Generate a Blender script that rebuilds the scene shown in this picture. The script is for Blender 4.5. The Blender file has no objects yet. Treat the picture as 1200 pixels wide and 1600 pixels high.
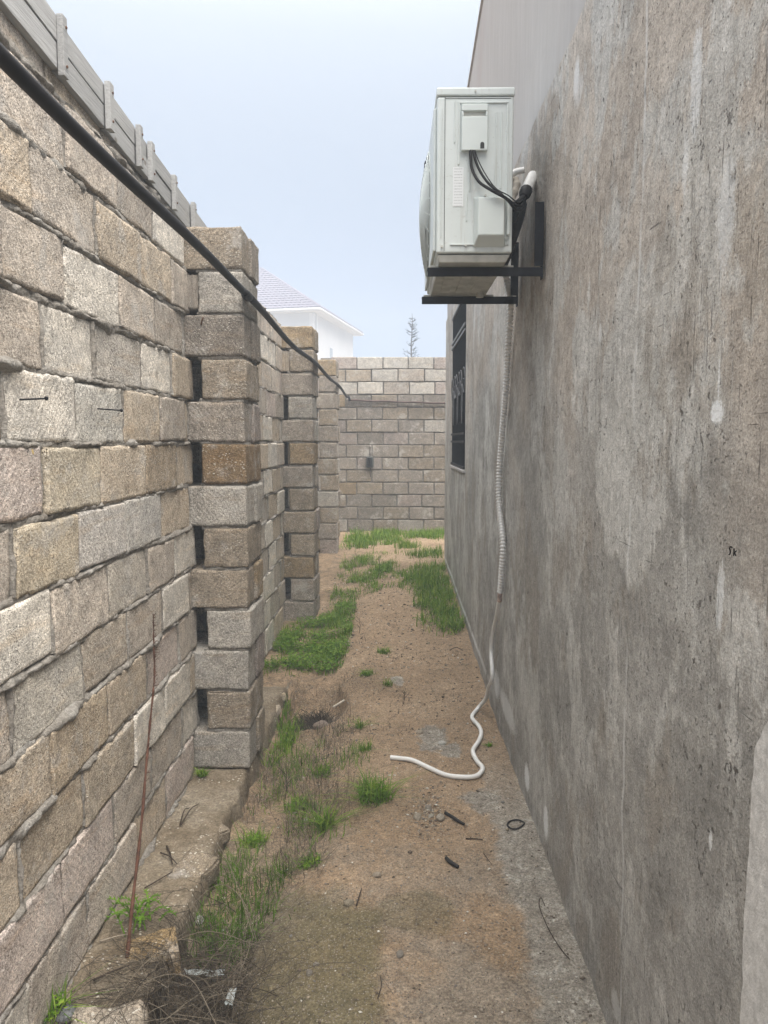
import bpy, bmesh, math, random
import numpy as np
from mathutils import Vector, Matrix, noise, Euler
R = math.radians
rnd = random.Random(7)
S = bpy.context.scene
COL = S.collection

# ------------------------------------------------------------------ camera
cd = bpy.data.cameras.new('camera'); cam = bpy.data.objects.new('camera', cd); COL.objects.link(cam)
cam.location = (0, 0, 1.62)
cam.rotation_euler = (R(90) - math.atan(110/1202), 0, math.atan(15/1202))
cd.sensor_fit = 'VERTICAL'; cd.sensor_height = 36; cd.sensor_width = 27
cd.lens = 1202/1600*36
cd.clip_start = 0.05; cd.clip_end = 500
S.camera = cam

# ------------------------------------------------------------------ world, sun, exposure
SUN_EL, SUN_AZ = R(60), R(140)          # soft light from high up behind the camera, on the right
w = bpy.data.worlds.new('World'); S.world = w; w.use_nodes = True
nt = w.node_tree; nt.nodes.clear()
def wn(t): return nt.nodes.new(t)
out = wn('ShaderNodeOutputWorld'); bg = wn('ShaderNodeBackground'); bg2 = wn('ShaderNodeBackground'); add = wn('ShaderNodeAddShader')
sky = wn('ShaderNodeTexSky'); sky.sky_type = 'NISHITA'; sky.sun_disc = False
sky.sun_elevation = SUN_EL; sky.sun_rotation = SUN_AZ; sky.dust_density = 1.0; sky.air_density = .15; sky.ozone_density = 0.0
bg.inputs[1].default_value = 0.05
nt.links.new(sky.outputs[0], bg.inputs[0])
tc = wn('ShaderNodeTexCoord'); sx = wn('ShaderNodeSeparateXYZ'); nt.links.new(tc.outputs['Generated'], sx.inputs[0])
rp = wn('ShaderNodeValToRGB'); nt.links.new(sx.outputs['Z'], rp.inputs[0])
e = rp.color_ramp.elements
e[0].position = 0.0; e[0].color = (0.050, 0.057, 0.063, 1)
e[1].position = 1.0; e[1].color = (1.15, 1.12, 1.07, 1)
rp.color_ramp.interpolation = 'B_SPLINE'
m = e.new(0.45); m.color = (0.078, 0.088, 0.098, 1)
m = e.new(0.72); m.color = (0.50, 0.50, 0.49, 1)
# very soft cloud mottling of the overcast
nz = wn('ShaderNodeTexNoise'); nz.inputs['Scale'].default_value = 2.2; nz.inputs['Detail'].default_value = 3
nt.links.new(tc.outputs['Generated'], nz.inputs['Vector'])
mr = wn('ShaderNodeMapRange'); mr.inputs[3].default_value = .96; mr.inputs[4].default_value = 1.04
nt.links.new(nz.outputs[0], mr.inputs[0]); nt.links.new(mr.outputs[0], bg2.inputs[1])
nt.links.new(rp.outputs[0], bg2.inputs[0])
nt.links.new(bg.outputs[0], add.inputs[0]); nt.links.new(bg2.outputs[0], add.inputs[1])
nt.links.new(add.outputs[0], out.inputs[0])
sl = bpy.data.lights.new('sun', 'SUN'); so = bpy.data.objects.new('sun', sl); COL.objects.link(so)
sl.energy = 1.5; sl.angle = R(50); sl.color = (1, .93, .84)
so.rotation_euler = (R(90) - SUN_EL, 0, R(180) - SUN_AZ)
S.view_settings.view_transform = 'Standard'; S.view_settings.look = 'None'
S.view_settings.exposure = 2.35; S.view_settings.gamma = 1.0
S.render.engine = 'CYCLES'

# ------------------------------------------------------------------ object helpers
def link(o, parent=None, label=None, cat=None, group=None, kind=None):
    if o.name not in COL.objects: COL.objects.link(o)
    if parent: o.parent = parent
    if label: o['label'] = label
    if cat: o['category'] = cat
    if group: o['group'] = group
    if kind: o['kind'] = kind
    return o
def thing(name, label, cat, loc=(0, 0, 0), group=None):
    o = bpy.data.objects.new(name, None); o.location = loc; o.empty_display_size = .1
    return link(o, None, label, cat, group)
class MB:
    """collects verts / faces (world or local coordinates) for one mesh"""
    def __init__(s): s.v = []; s.f = []; s.tone = []
    def add(s, v, f, tone=None):
        n = len(s.v); s.v.extend([tuple(a) for a in v]); s.f.extend([tuple(i+n for i in q) for q in f])
        s.tone.extend([.5 if tone is None else tone]*len(v))
    def box(s, x0, x1, y0, y1, z0, z1):
        s.add([(x0,y0,z0),(x1,y0,z0),(x1,y1,z0),(x0,y1,z0),(x0,y0,z1),(x1,y0,z1),(x1,y1,z1),(x0,y1,z1)],
              [(0,3,2,1),(4,5,6,7),(0,1,5,4),(1,2,6,5),(2,3,7,6),(3,0,4,7)])
    def tube(s, pts, rad, n=8, cap=True, tone=None):
        pts = [Vector(p) for p in pts]
        if not callable(rad):
            r0 = rad; rad = lambda t: r0
        v = []; f = []; N = len(pts); prev = None
        for i, p in enumerate(pts):
            t = (pts[min(i+1, N-1)] - pts[max(i-1, 0)])
            t = t.normalized() if t.length > 1e-9 else Vector((0, 0, 1))
            if prev is None:
                a = t.orthogonal().normalized()
            else:
                a = prev - t*prev.dot(t)
                a = a.normalized() if a.length > 1e-6 else t.orthogonal().normalized()
            prev = a; b = t.cross(a); r = rad(i/(N-1) if N > 1 else 0)
            for k in range(n):
                th = 2*math.pi*k/n
                v.append(p + a*(r*math.cos(th)) + b*(r*math.sin(th)))
        for i in range(N-1):
            for k in range(n):
                k2 = (k+1) % n
                f.append((i*n+k, i*n+k2, (i+1)*n+k2, (i+1)*n+k))
        if cap:
            f.append(tuple(range(n-1, -1, -1))); f.append(tuple((N-1)*n+k for k in range(n)))
        s.add(v, f, tone)
    def mesh(s, name, mat=None, smooth=False, tone=False):
        me = bpy.data.meshes.new(name); me.from_pydata(s.v, [], s.f); me.update()
        if mat: me.materials.append(mat)
        if smooth: me.polygons.foreach_set('use_smooth', [True]*len(me.polygons))
        if tone:
            a = me.attributes.new('tone', 'FLOAT', 'POINT'); a.data.foreach_set('value', s.tone)
        return me
    def obj(s, name, mat=None, parent=None, smooth=False, tone=False, bevel=0, segs=2, **kw):
        me = s.mesh(name, mat, smooth, tone)
        if bevel:
            bm = bmesh.new(); bm.from_mesh(me)
            ed = [e for e in bm.edges if len(e.link_faces) == 2 and e.calc_face_angle(0) > .6]
            bmesh.ops.bevel(bm, geom=ed, offset=bevel, segments=segs, affect='EDGES', profile=.5, clamp_overlap=True)
            bm.to_mesh(me); bm.free()
            if smooth: me.polygons.foreach_set('use_smooth', [True]*len(me.polygons))
        o = bpy.data.objects.new(name, me)
        return link(o, parent, **kw)
def spline(P, n=10):
    """Catmull-Rom through the points P"""
    P = [Vector(p) for p in P]; P = [P[0]*2-P[1]] + P + [P[-1]*2-P[-2]]; o = []
    for i in range(1, len(P)-2):
        a, b, c, d = P[i-1:i+3]
        for k in range(n):
            t = k/n
            o.append(.5*((2*b) + (c-a)*t + (2*a-5*b+4*c-d)*t*t + (3*b-a-3*c+d)*t**3))
    o.append(P[-2]); return o
def fbm(x, y, z, o=4): return noise.fractal(Vector((x, y, z)), 1.0, 2.0, o, noise_basis='PERLIN_ORIGINAL')
def sstep(a, b, x):
    t = min(1, max(0, (x-a)/(b-a))); return t*t*(3-2*t)
def interp(x, xs, ys): return float(np.interp(x, xs, ys))

# ------------------------------------------------------------------ material helpers
class M:
    def __init__(s, name, rough=.9, spec=.25):
        s.m = bpy.data.materials.new(name); s.m.use_nodes = True; s.t = s.m.node_tree
        s.b = s.t.nodes['Principled BSDF']; s.b.inputs['Roughness'].default_value = rough
        s.b.inputs['Specular IOR Level'].default_value = spec
        s._c = None
    def node(s, t, **kw):
        n = s.t.nodes.new(t)
        for k, v in kw.items(): setattr(n, k, v)
        return n
    def put(s, sock, v):
        if isinstance(v, bpy.types.NodeSocket): s.t.links.new(v, sock)
        elif isinstance(v, (tuple, list)) and len(v) == 3 and sock.type == 'RGBA': sock.default_value = (*v, 1)
        else: sock.default_value = v
    def coord(s, which='Object'):
        if s._c is None: s._c = s.node('ShaderNodeTexCoord')
        return s._c.outputs[which]
    def pos(s): return s.node('ShaderNodeNewGeometry').outputs['Position']
    def math(s, op, a, b=0.0, c=None, clamp=False):
        n = s.node('ShaderNodeMath', operation=op, use_clamp=clamp); s.put(n.inputs[0], a); s.put(n.inputs[1], b)
        if c is not None: s.put(n.inputs[2], c)
        return n.outputs[0]
    def vmath(s, op, a, b):
        n = s.node('ShaderNodeVectorMath', operation=op); s.put(n.inputs[0], a); s.put(n.inputs[1], b); return n.outputs[0]
    def mapping(s, v, scale=(1,1,1), rot=(0,0,0), loc=(0,0,0)):
        n = s.node('ShaderNodeMapping'); s.put(n.inputs[0], v); n.inputs[1].default_value = loc; n.inputs[2].default_value = rot; n.inputs[3].default_value = scale
        return n.outputs[0]
    def noise(s, v, scale, detail=4, rough=.55, dist=0):
        n = s.node('ShaderNodeTexNoise'); s.put(n.inputs['Vector'], v); s.put(n.inputs['Scale'], scale)
        n.inputs['Detail'].default_value = detail; n.inputs['Roughness'].default_value = rough; n.inputs['Distortion'].default_value = dist
        return n.outputs[0]
    def vor(s, v, scale, feature='F1', rand=1, out='Distance'):
        n = s.node('ShaderNodeTexVoronoi', feature=feature); s.put(n.inputs['Vector'], v); s.put(n.inputs['Scale'], scale)
        n.inputs['Randomness'].default_value = rand; return n.outputs[out]
    def ramp(s, f, stops, interp='LINEAR'):
        n = s.node('ShaderNodeValToRGB'); s.put(n.inputs[0], f); r = n.color_ramp; r.interpolation = interp
        while len(r.elements) < len(stops): r.elements.new(.5)
        for e, (p, c) in zip(r.elements, stops):
            e.position = p; e.color = (c, c, c, 1) if isinstance(c, (int, float)) else (*c, 1)
        return n.outputs[0]
    def rng(s, f, a, b, c=0.0, d=1.0, smooth=True):
        n = s.node('ShaderNodeMapRange'); n.interpolation_type = 'SMOOTHSTEP' if smooth else 'LINEAR'
        s.put(n.inputs[0], f); s.put(n.inputs[1], a); s.put(n.inputs[2], b); s.put(n.inputs[3], c); s.put(n.inputs[4], d); return n.outputs[0]
    def mix(s, f, a, b, mode='MIX'):
        n = s.node('ShaderNodeMix', data_type='RGBA', blend_type=mode); s.put(n.inputs[0], f); s.put(n.inputs[6], a); s.put(n.inputs[7], b); return n.outputs[2]
    def sep(s, v):
        n = s.node('ShaderNodeSeparateXYZ'); s.put(n.inputs[0], v); return n.outputs
    def attr(s, name, out='Fac'): return s.node('ShaderNodeAttribute', attribute_name=name).outputs[out]
    def info(s, out): return s.node('ShaderNodeObjectInfo').outputs[out]
    def color(s, c): s.put(s.b.inputs['Base Color'], c); return s
    def rough(s, c): s.put(s.b.inputs['Roughness'], c); return s
    def bump(s, h, dist=.01, strength=1.0, prev=None):
        n = s.node('ShaderNodeBump'); s.put(n.inputs['Height'], h); n.inputs['Distance'].default_value = dist; n.inputs['Strength'].default_value = strength
        if prev is not None: s.t.links.new(prev, n.inputs['Normal'])
        s.t.links.new(n.outputs[0], s.b.inputs['Normal']); return n.outputs[0]

def simple(name, col, rough=.6, spec=.3, var=.15, scale=20, bump=0, bscale=60, metallic=0):
    a = M(name, rough, spec); c = a.coord()
    f = a.noise(c, scale, 5)
    lo = tuple(x*(1-var) for x in col); hi = tuple(min(1, x*(1+var)) for x in col)
    a.color(a.ramp(f, [(.3, lo), (.7, hi)])); a.b.inputs['Metallic'].default_value = metallic
    if bump: a.bump(a.noise(c, bscale, 4), bump)
    return a.m

def stone_material(name, tint_from='object'):
    """shell limestone: coarse speckle of pale shell bits, pores and soft saw marks"""
    a = M(name, .95, .1)
    if tint_from == 'object':
        tint = a.info('Color'); ran = a.info('Random')
        off = a.math('MULTIPLY', ran, 57.0)
        n = a.node('ShaderNodeCombineXYZ'); a.put(n.inputs[0], off); a.put(n.inputs[1], a.math('MULTIPLY', ran, 31.0)); a.put(n.inputs[2], a.math('MULTIPLY', ran, 83.0))
        c = a.vmath('ADD', a.coord(), n.outputs[0])
    else:
        tint = a.attr('tint', 'Color'); c = a.coord(); ran = a.noise(c, .7, 0)
    big = a.noise(c, 7, 4, .6)
    col = a.mix(a.rng(big, .38, .66, 0, .75), tint, a.mix(1, tint, (1.22, 1.2, 1.17), 'MULTIPLY'))
    # sedimentary layers, some warmer
    lay = a.noise(a.mapping(c, (2, 2, 16)), 1.6, 3, .6)
    col = a.mix(a.rng(lay, .53, .72, 0, .45), col, a.mix(1, tint, (1.08, .94, .78), 'MULTIPLY'))
    # cement wash left on the faces
    wash = a.noise(a.vmath('ADD', c, (3.1, 7.7, 1.3)), 5.5, 5, .65)
    col = a.mix(a.rng(wash, .56, .68, 0, .55), col, (.40, .385, .36))
    fine = a.noise(c, 120, 4, .75); grit = a.noise(c, 330, 2, .6)
    col = a.mix(1, col, a.ramp(fine, [(.30, .50), (.5, .98), (.70, 1.48)]), 'MULTIPLY')
    col = a.mix(1, col, a.ramp(grit, [(.30, .55), (.5, 1.0), (.70, 1.5)]), 'MULTIPLY')
    mot = a.noise(a.vmath('ADD', c, (2.2, 5.1, 8.3)), 24, 6, .72)
    col = a.mix(1, col, a.ramp(mot, [(.34, .74), (.5, 1.0), (.66, 1.22)]), 'MULTIPLY')
    # stains and cement dust that run across stones and joints alike
    ps = a.pos(); stn = a.noise(a.mapping(ps, (1, 1, .6)), 3.1, 6, .68)
    col = a.mix(a.rng(stn, .40, .28, 0, .55), col, a.mix(1, col, (.62, .58, .53), 'MULTIPLY'))
    col = a.mix(a.rng(a.noise(a.vmath('ADD', ps, (7, 3, 1)), 4.3, 6, .7), .56, .68, 0, .5), col, (.47, .455, .43))
    # pale shell fragments
    cs = a.mapping(c, (1, 1, 2.1), (.25, .2, 0))
    d = a.vmath('ADD', cs, a.vmath('MULTIPLY', a.noise_col(cs, 30), (.02, .02, .02)))
    sh = a.vor(d, 62)
    gate = a.rng(a.noise(c, 13, 2), .42, .6)
    shell = a.math('MULTIPLY', a.rng(sh, .30, .18), gate)
    col = a.mix(a.math('MULTIPLY', shell, .75), col, (.66, .63, .56))
    # pores
    po = a.vor(a.vmath('ADD', c, (9, 4, 2)), 105)
    pg = a.rng(a.noise(c, 9, 2), .45, .62)
    pore = a.math('MULTIPLY', a.rng(po, .27, .14), pg)
    col = a.mix(a.math('MULTIPLY', pore, .6), col, (.09, .075, .06))
    a.color(col)
    h = a.math('ADD', a.math('MULTIPLY', a.noise(c, 30, 4, .6), .45), a.math('MULTIPLY', fine, .6))
    h = a.math('SUBTRACT', h, a.math('MULTIPLY', pore, .6))
    h = a.math('ADD', h, a.math('MULTIPLY', shell, .18))
    # faint arcs left by the disc saw
    arc = a.node('ShaderNodeTexWave', wave_type='RINGS', rings_direction='SPHERICAL'); a.put(arc.inputs['Vector'], a.vmath('ADD', a.coord(), (.55, .2, .45))); arc.inputs['Scale'].default_value = 16; arc.inputs['Distortion'].default_value = 3.0; arc.inputs['Detail'].default_value = 3
    h = a.math('ADD', h, a.math('MULTIPLY', arc.outputs[1], .10))
    a.bump(h, .0075, 1.0)
    return a.m
def _nc(s, v, scale):
    n = s.node('ShaderNodeTexNoise'); s.put(n.inputs['Vector'], v); n.inputs['Scale'].default_value = scale; return n.outputs[1]
M.noise_col = _nc

MAT = {}
MAT['stone'] = stone_material('shell_limestone')
MAT['stone_far'] = stone_material('shell_limestone_joined', 'attr')
def mortar_mat(name='mortar', k=1.0):
    a = M(name, .95, .1); c = a.coord()
    f = a.noise(c, 9, 5, .65); g = a.noise(c, 80, 4, .7)
    col = a.ramp(f, [(.3, (.24, .218, .188)), (.52, (.34, .318, .285)), (.72, (.44, .425, .395))])
    col = a.mix(1, col, a.ramp(g, [(.3, .60*k), (.7, 1.28*k)]), 'MULTIPLY')
    a.color(col); a.bump(a.math('ADD', a.noise(c, 45, 6, .75), a.math('MULTIPLY', g, .8)), .014)
    return a.m
MAT['mortar'] = mortar_mat(); MAT['mortar_dark'] = mortar_mat('grey_old_mortar', .75)

# ------------------------------------------------------------------ ground heights
GY = [-30, 0, 2, 3.8, 4.6, 5.4, 6.9, 7.9, 9.5, 12.3, 30]
GR = [-.02, -.02, -.02, -.01, .005, .055, .125, .175, .24, .18, .15]
GL = [-.06, -.07, -.10, -.11, -.10, -.03, .03, .12, .23, .18, .15]
def zg0(x, y):
    a = interp(y, GY, GR); b = interp(y, GY, GL); t = sstep(-.12, -.62, x)
    z = a*(1-t) + b*t
    hx = sstep(-.70, -.64, x)*sstep(-.30, -.37, x + .03*math.sin(y*9)); hy = sstep(4.44, 4.54, y)*(1-sstep(4.92, 5.32, y))
    z -= .15*hx*hy
    z -= .07*math.exp(-((x+.58)/.16)**2-((y-2.15)/.3)**2)
    if x > .44: z += .012*sstep(.44, .56, x)*sstep(5.0, 3.0, y)
    return z
def zg(x, y):
    z = zg0(x, y)
    z += .016*fbm(x*3.1, y*3.1, 4.2, 3) + .006*fbm(x*13, y*13, 1.7, 3)
    return z

# ------------------------------------------------------------------ GROUND
def ground():
    xs = np.concatenate([[-62, -40, -20, -10, -5, -2.5, -1.5], np.arange(-1.2, .72, .016), [.8, 1.2, 2, 4, 8, 16, 30, 62]])
    ys = np.concatenate([[-22, -10, -4, -1, 0, .6], np.arange(1.0, 5.6, .016), np.arange(5.6, 12.6, .034), [12.8, 13.5, 15, 18, 24, 34, 48, 80]])
    V = []; 
    for y in ys:
        for x in xs:
            near = -1.3 < x < .8 and .5 < y < 12.7
            z = zg(x, y) if near else zg0(x, y)
            if near:
                z += .0035*noise.noise(Vector((x*55, y*55, 0))) + .003*noise.noise(Vector((x*24, y*24, 5)))
            V.append((x, y, z))
    nx, ny = len(xs), len(ys)
    F = [(j*nx+i, j*nx+i+1, (j+1)*nx+i+1, (j+1)*nx+i) for j in range(ny-1) for i in range(nx-1)]
    a = M('sandy_soil', .97, .08); p = a.pos()
    x, y, z = a.sep(p)[0:3]
    f = a.noise(p, 1.7, 5, .6)
    col = a.ramp(f, [(.3, (0.277, 0.203, 0.132)), (.5, (0.383, 0.277, 0.182)), (.7, (0.473, 0.353, 0.240))])
    f2 = a.noise(a.vmath('ADD', p, (5, 2, 0)), 2.6, 4, .6)
    # grey sandy gravel near the camera
    gm = a.math('MULTIPLY', a.rng(y, 3.6, 2.4), a.rng(f2, .40, .6))
    col = a.mix(a.math('MULTIPLY', gm, .8), col, (0.323, 0.277, 0.222))
    # olive algae crust, lower left
    f3 = a.noise(a.vmath('ADD', p, (1, 8, 0)), 3.2, 4, .6)
    dx = a.math('DIVIDE', a.math('ADD', x, .27), .26); dy = a.math('DIVIDE', a.math('SUBTRACT', y, 2.25), .5)
    dd = a.math('ADD', a.math('MULTIPLY', dx, dx), a.math('MULTIPLY', dy, dy))
    al = a.rng(a.math('ADD', dd, a.math('MULTIPLY', a.math('SUBTRACT', f3, .5), 2.2)), 1.15, .55)
    dx2 = a.math('DIVIDE', a.math('SUBTRACT', x, .08), .15); dy2 = a.math('DIVIDE', a.math('SUBTRACT', y, 2.55), .12)
    dd2 = a.math('ADD', a.math('MULTIPLY', dx2, dx2), a.math('MULTIPLY', dy2, dy2))
    al2 = a.rng(a.math('ADD', dd2, a.math('MULTIPLY', a.math('SUBTRACT', f3, .5), 3)), 1.2, .4, 0, .6)
    al = a.math('MAXIMUM', al, al2)
    col = a.mix(a.math('MULTIPLY', al, .85), col, (.185, .160, .092))
    # cement spill along the house wall and patches of it in the soil
    cx = a.math('ADD', x, a.math('MULTIPLY', a.math('SUBTRACT', a.noise(p, 5, 4, .6), .5), .30))
    strip = a.math('MULTIPLY', a.rng(cx, .40, .46), a.rng(y, 4.2, 3.0))
    sp = None
    for (px, py, rx, ry) in ((.40, 3.38, .10, .13), (.22, 4.10, .09, .22), (.30, 3.95, .07, .10), (.5, 2.1, .10, .25), (.03, 5.0, .05, .08)):
        ex = a.math('DIVIDE', a.math('SUBTRACT', x, px), rx); ey = a.math('DIVIDE', a.math('SUBTRACT', y, py), ry)
        e2 = a.math('ADD', a.math('ADD', a.math('MULTIPLY', ex, ex), a.math('MULTIPLY', ey, ey)), a.math('MULTIPLY', a.math('SUBTRACT', a.noise(p, 11, 5, .65), .5), 3.4))
        k = a.rng(e2, 1.1, .45); sp = k if sp is None else a.math('MAXIMUM', sp, k)
    cem = a.math('MAXIMUM', strip, sp)
    ccol = a.ramp(a.noise(p, 14, 5, .7), [(.35, (.28, .255, .215)), (.55, (.38, .352, .305)), (.66, (.58, .56, .51))])
    col = a.mix(a.math('MULTIPLY', cem, .92), col, ccol)
    # brown leaf litter and old roots on the left
    lit = a.math('MULTIPLY', a.rng(x, -.22, -.5), a.rng(a.noise(a.vmath('ADD', p, (3, 3, 3)), 8, 5, .7), .42, .62))
    col = a.mix(a.math('MULTIPLY', lit, .5), col, (.14, .112, .08))
    # damp, slightly green soil around the weeds
    fine = a.noise(p, 110, 5, .8); med = a.noise(p, 26, 5, .7)
    col = a.mix(1, col, a.ramp(med, [(.32, .72), (.5, 1.0), (.68, 1.22)]), 'MULTIPLY')
    col = a.mix(1, col, a.ramp(fine, [(.30, .40), (.5, .96), (.70, 1.7)]), 'MULTIPLY')
    gv = a.vor(p, 150, out='Color'); gd = a.vor(p, 150)
    gsel = a.math('MULTIPLY', a.rng(gd, .46, .28), a.rng(a.sep(gv)[0], .48, .52))
    gc = a.mix(a.sep(gv)[1], (.13, .11, .09), (.52, .47, .40))
    col = a.mix(a.math('MULTIPLY', gsel, .8), col, gc)
    a.color(col)
    h = a.math('ADD', a.noise(p, 60, 5, .7), a.math('MULTIPLY', fine, .6)); h = a.math('ADD', h, a.math('MULTIPLY', gsel, .35))
    a.bump(h, .016, 1.0)
    mb = MB(); mb.v = V; mb.f = F; mb.tone = []
    mb.obj('ground', a.m, smooth=True, kind='structure')
ground()

# ------------------------------------------------------------------ BLOCKS
def block_mesh(name, L, D, H, seed, r=.012, amp=.004, step=.055, chip=.010, mat=None, cheap=False):
    """a sawn limestone block, centred, edges worn and chipped"""
    def lat(Ln):
        if cheap: return [-Ln/2, -Ln/2+r, Ln/2-r, Ln/2]
        n = max(1, round((Ln-2*r)/step))
        g = r+.009; n = max(1, round((Ln-2*g)/step))
        inner = [-Ln/2+g+(Ln-2*g)*i/n for i in range(n+1)]
        return [-Ln/2, -Ln/2+r*.35, -Ln/2+r] + inner + [Ln/2-r, Ln/2-r*.35, Ln/2]
    X, Y, Z = lat(L), lat(D), lat(H); nx, ny, nz_ = len(X)-1, len(Y)-1, len(Z)-1
    idx = {}; V = []; F = []
    def vid(i, j, k):
        if (i, j, k) in idx: return idx[(i, j, k)]
        p = Vector((X[i], Y[j], Z[k]))
        q = Vector((max(-L/2+r, min(L/2-r, p.x)), max(-D/2+r, min(D/2-r, p.y)), max(-H/2+r, min(H/2-r, p.z))))
        d = p-q; ne = sum(1 for c in d if abs(c) > 1e-6)
        if d.length > 1e-9: p = q + d.normalized()*r
        nrm = d.normalized() if d.length > 1e-9 else Vector((0, 0, 0))
        s = Vector((seed*3.7, seed*1.3, seed*7.1))
        a = amp*noise.fractal(p*14+s, 1, 2, 3)
        if ne >= 2:
            a -= chip*max(0, noise.noise(p*15+s*1.7)-.05)*1.9 + chip*.7*max(0, noise.noise(p*47+s))
        if ne == 3: a -= chip*max(0, noise.noise(p*6+s*2.1)+.05)*2.6
        p = p + nrm*a
        idx[(i, j, k)] = len(V); V.append(p); return idx[(i, j, k)]
    for i in range(nx):
        for j in range(ny):
            F.append((vid(i,j,0), vid(i,j+1,0), vid(i+1,j+1,0), vid(i+1,j,0)))
            F.append((vid(i,j,nz_), vid(i+1,j,nz_), vid(i+1,j+1,nz_), vid(i,j+1,nz_)))
    for i in range(nx):
        for k in range(nz_):
            F.append((vid(i,0,k), vid(i+1,0,k), vid(i+1,0,k+1), vid(i,0,k+1)))
            F.append((vid(i,ny,k), vid(i,ny,k+1), vid(i+1,ny,k+1), vid(i+1,ny,k)))
    for j in range(ny):
        for k in range(nz_):
            F.append((vid(0,j,k), vid(0,j,k+1), vid(0,j+1,k+1), vid(0,j+1,k)))
            F.append((vid(nx,j,k), vid(nx,j+1,k), vid(nx,j+1,k+1), vid(nx,j,k+1)))
    mb = MB(); mb.v = V; mb.f = F
    return mb.mesh(name, mat, not cheap)
BL, BD, BH = .395, .19, .189
NEAR = [block_mesh('block_variant', BL, BD, BH, 11+i*5, r=.004+.003*((i*37) % 10)/10, amp=.0035+.003*((i*13) % 7)/7, chip=.0105, step=.03, mat=MAT['stone']) for i in range(10)]
PIERV = [block_mesh('block_variant', BL, BD, BH, 101+i*7, r=.006, amp=.0045, chip=.011, step=.03, mat=MAT['stone']) for i in range(6)]
CHEAP = [block_mesh('block_variant', BL, BD, BH, 201+i*7, r=.007, amp=.004, chip=.010, mat=MAT['stone'], cheap=True) for i in range(8)]
FAR = [block_mesh('block_variant', BL, BD, BH, 401+i*7, r=.005, amp=.003, chip=.007, step=.09, mat=MAT['stone']) for i in range(6)]

PALE = (.55, .52, .47); MID = (.43, .385, .335); TAN = (.42, .362, .29); ORANGE = (.42, .33, .22); DARK = (.35, .315, .275); PINK = (.44, .385, .35)
def tint(weights, m=1.0):
    c = rnd.choices([PALE, MID, TAN, ORANGE, DARK, PINK], weights)[0]; k = rnd.uniform(.9, 1.1)*m
    return tuple(x*k for x in c) + (1,)
def block(parent, meshes, loc, length, rotz, tcol, height=BH, depth=BD, tilt=.010, name='block'):
    o = bpy.data.objects.new(name, rnd.choice(meshes)); o.location = loc
    flip = rnd.choice([0, math.pi])
    o.rotation_euler = (rnd.uniform(-tilt, tilt)*.7, flip + rnd.uniform(-tilt, tilt)*.6 if False else rnd.uniform(-tilt, tilt)*.6, rotz + flip + rnd.uniform(-tilt, tilt))
    o.scale = (length/BL, depth/BD, height/BH); o.color = tcol
    return link(o, parent)

PITCH = .2015; WX = -.97
PIERS = [(3.67, 4.06), (6.75, 7.14), (9.50, 9.89)]
wall = thing('block_wall', 'long left wall of rough shell limestone blocks with smeared mortar joints', 'wall', (WX-.1, 6, 0))
def P(o, parent):       # parent while keeping world placement
    o.parent = parent; o.matrix_parent_inverse = parent.matrix_basis.inverted(); return o
joints = []             # (row, y) of upright joints
entries = []
for k in range(13):
    z = PITCH*k + PITCH/2
    y = 12.16; first = (3.62 if k % 2 == 0 else 3.83) - .425*9
    ys = []; yy = first
    while yy < 12.3: ys.append(yy + rnd.uniform(-.035, .035)); yy += .425
    # a row keeps clear of the pillar stones that bond into it
    cuts = [(a-.012, b+.012) for a, b in PIERS] if k % 2 == 0 else [(a+.07, b-.02) for a, b in PIERS]
    segs = []; prev = ys[0]
    for yj in ys[1:]:
        segs.append((prev, yj)); prev = yj
    segs.append((prev, 12.15))
    for a, b in segs:
        parts = [(a, b)]
        for c0, c1 in cuts:
            np_ = []
            for s0, s1 in parts:
                if s1 <= c0 or s0 >= c1: np_.append((s0, s1)); continue
                if s0 < c0: np_.append((s0, c0))
                if s1 > c1: np_.append((c1, s1))
            parts = np_
        for s0, s1 in parts:
            if s1-s0 < .06: continue
            gap = rnd.uniform(.004, .018)
            entries.append((k, s0, s1-gap, z)); joints.append((k, s1-gap/2))
OVER = {(8, 2.2): PALE, (8, 2.5): (.44, .425, .39), (8, 2.9): TAN, (8, 3.4): DARK, (7, 2.3): (.41, .365, .29), (7, 2.7): TAN, (7, 3.1): (.30, .25, .19), (7, 3.6): TAN,
        (6, 2.0): (.43, .375, .29), (6, 2.4): (.42, .40, .375), (6, 2.9): (.40, .385, .36), (6, 3.4): TAN, (9, 2.3): PALE, (9, 2.7): (.40, .375, .34),
        (10, 2.5): PALE, (10, 2.9): MID, (5, 2.2): MID, (5, 2.7): (.40, .37, .325), (4, 2.0): (.43, .405, .36), (4, 2.5): (.36, .32, .27), (3, 2.3): (.37, .31, .235), (2, 2.2): (.38, .325, .255), (2, 2.5): (.38, .33, .265)}
entries.sort(key=lambda t: (t[1] > 7.3, t[1] < .8, t[1]))
rest = []
for n, (k, s0, s1, z) in enumerate(entries):
    yc = (s0+s1)/2
    if n >= 290: rest.append((k, s0, s1, z)); continue
    col = tint([3.4, 3.2, 1.3, .12, .8, .5] if k > 3 else [2.4, 3.2, 2.4, .2, .5, .6])
    for (kk, y0), c in OVER.items():
        if kk == k and abs(y0-yc) < .2: col = tuple(c) + (1,)
    o = block(wall, NEAR if yc < 5.0 else FAR, (WX - .095 + rnd.uniform(-.009, .008), yc, z + rnd.uniform(-.005, .005)), s1-s0, math.pi/2, col, height=rnd.uniform(.182, .196), tilt=.021)
    P(o, wall)
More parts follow.
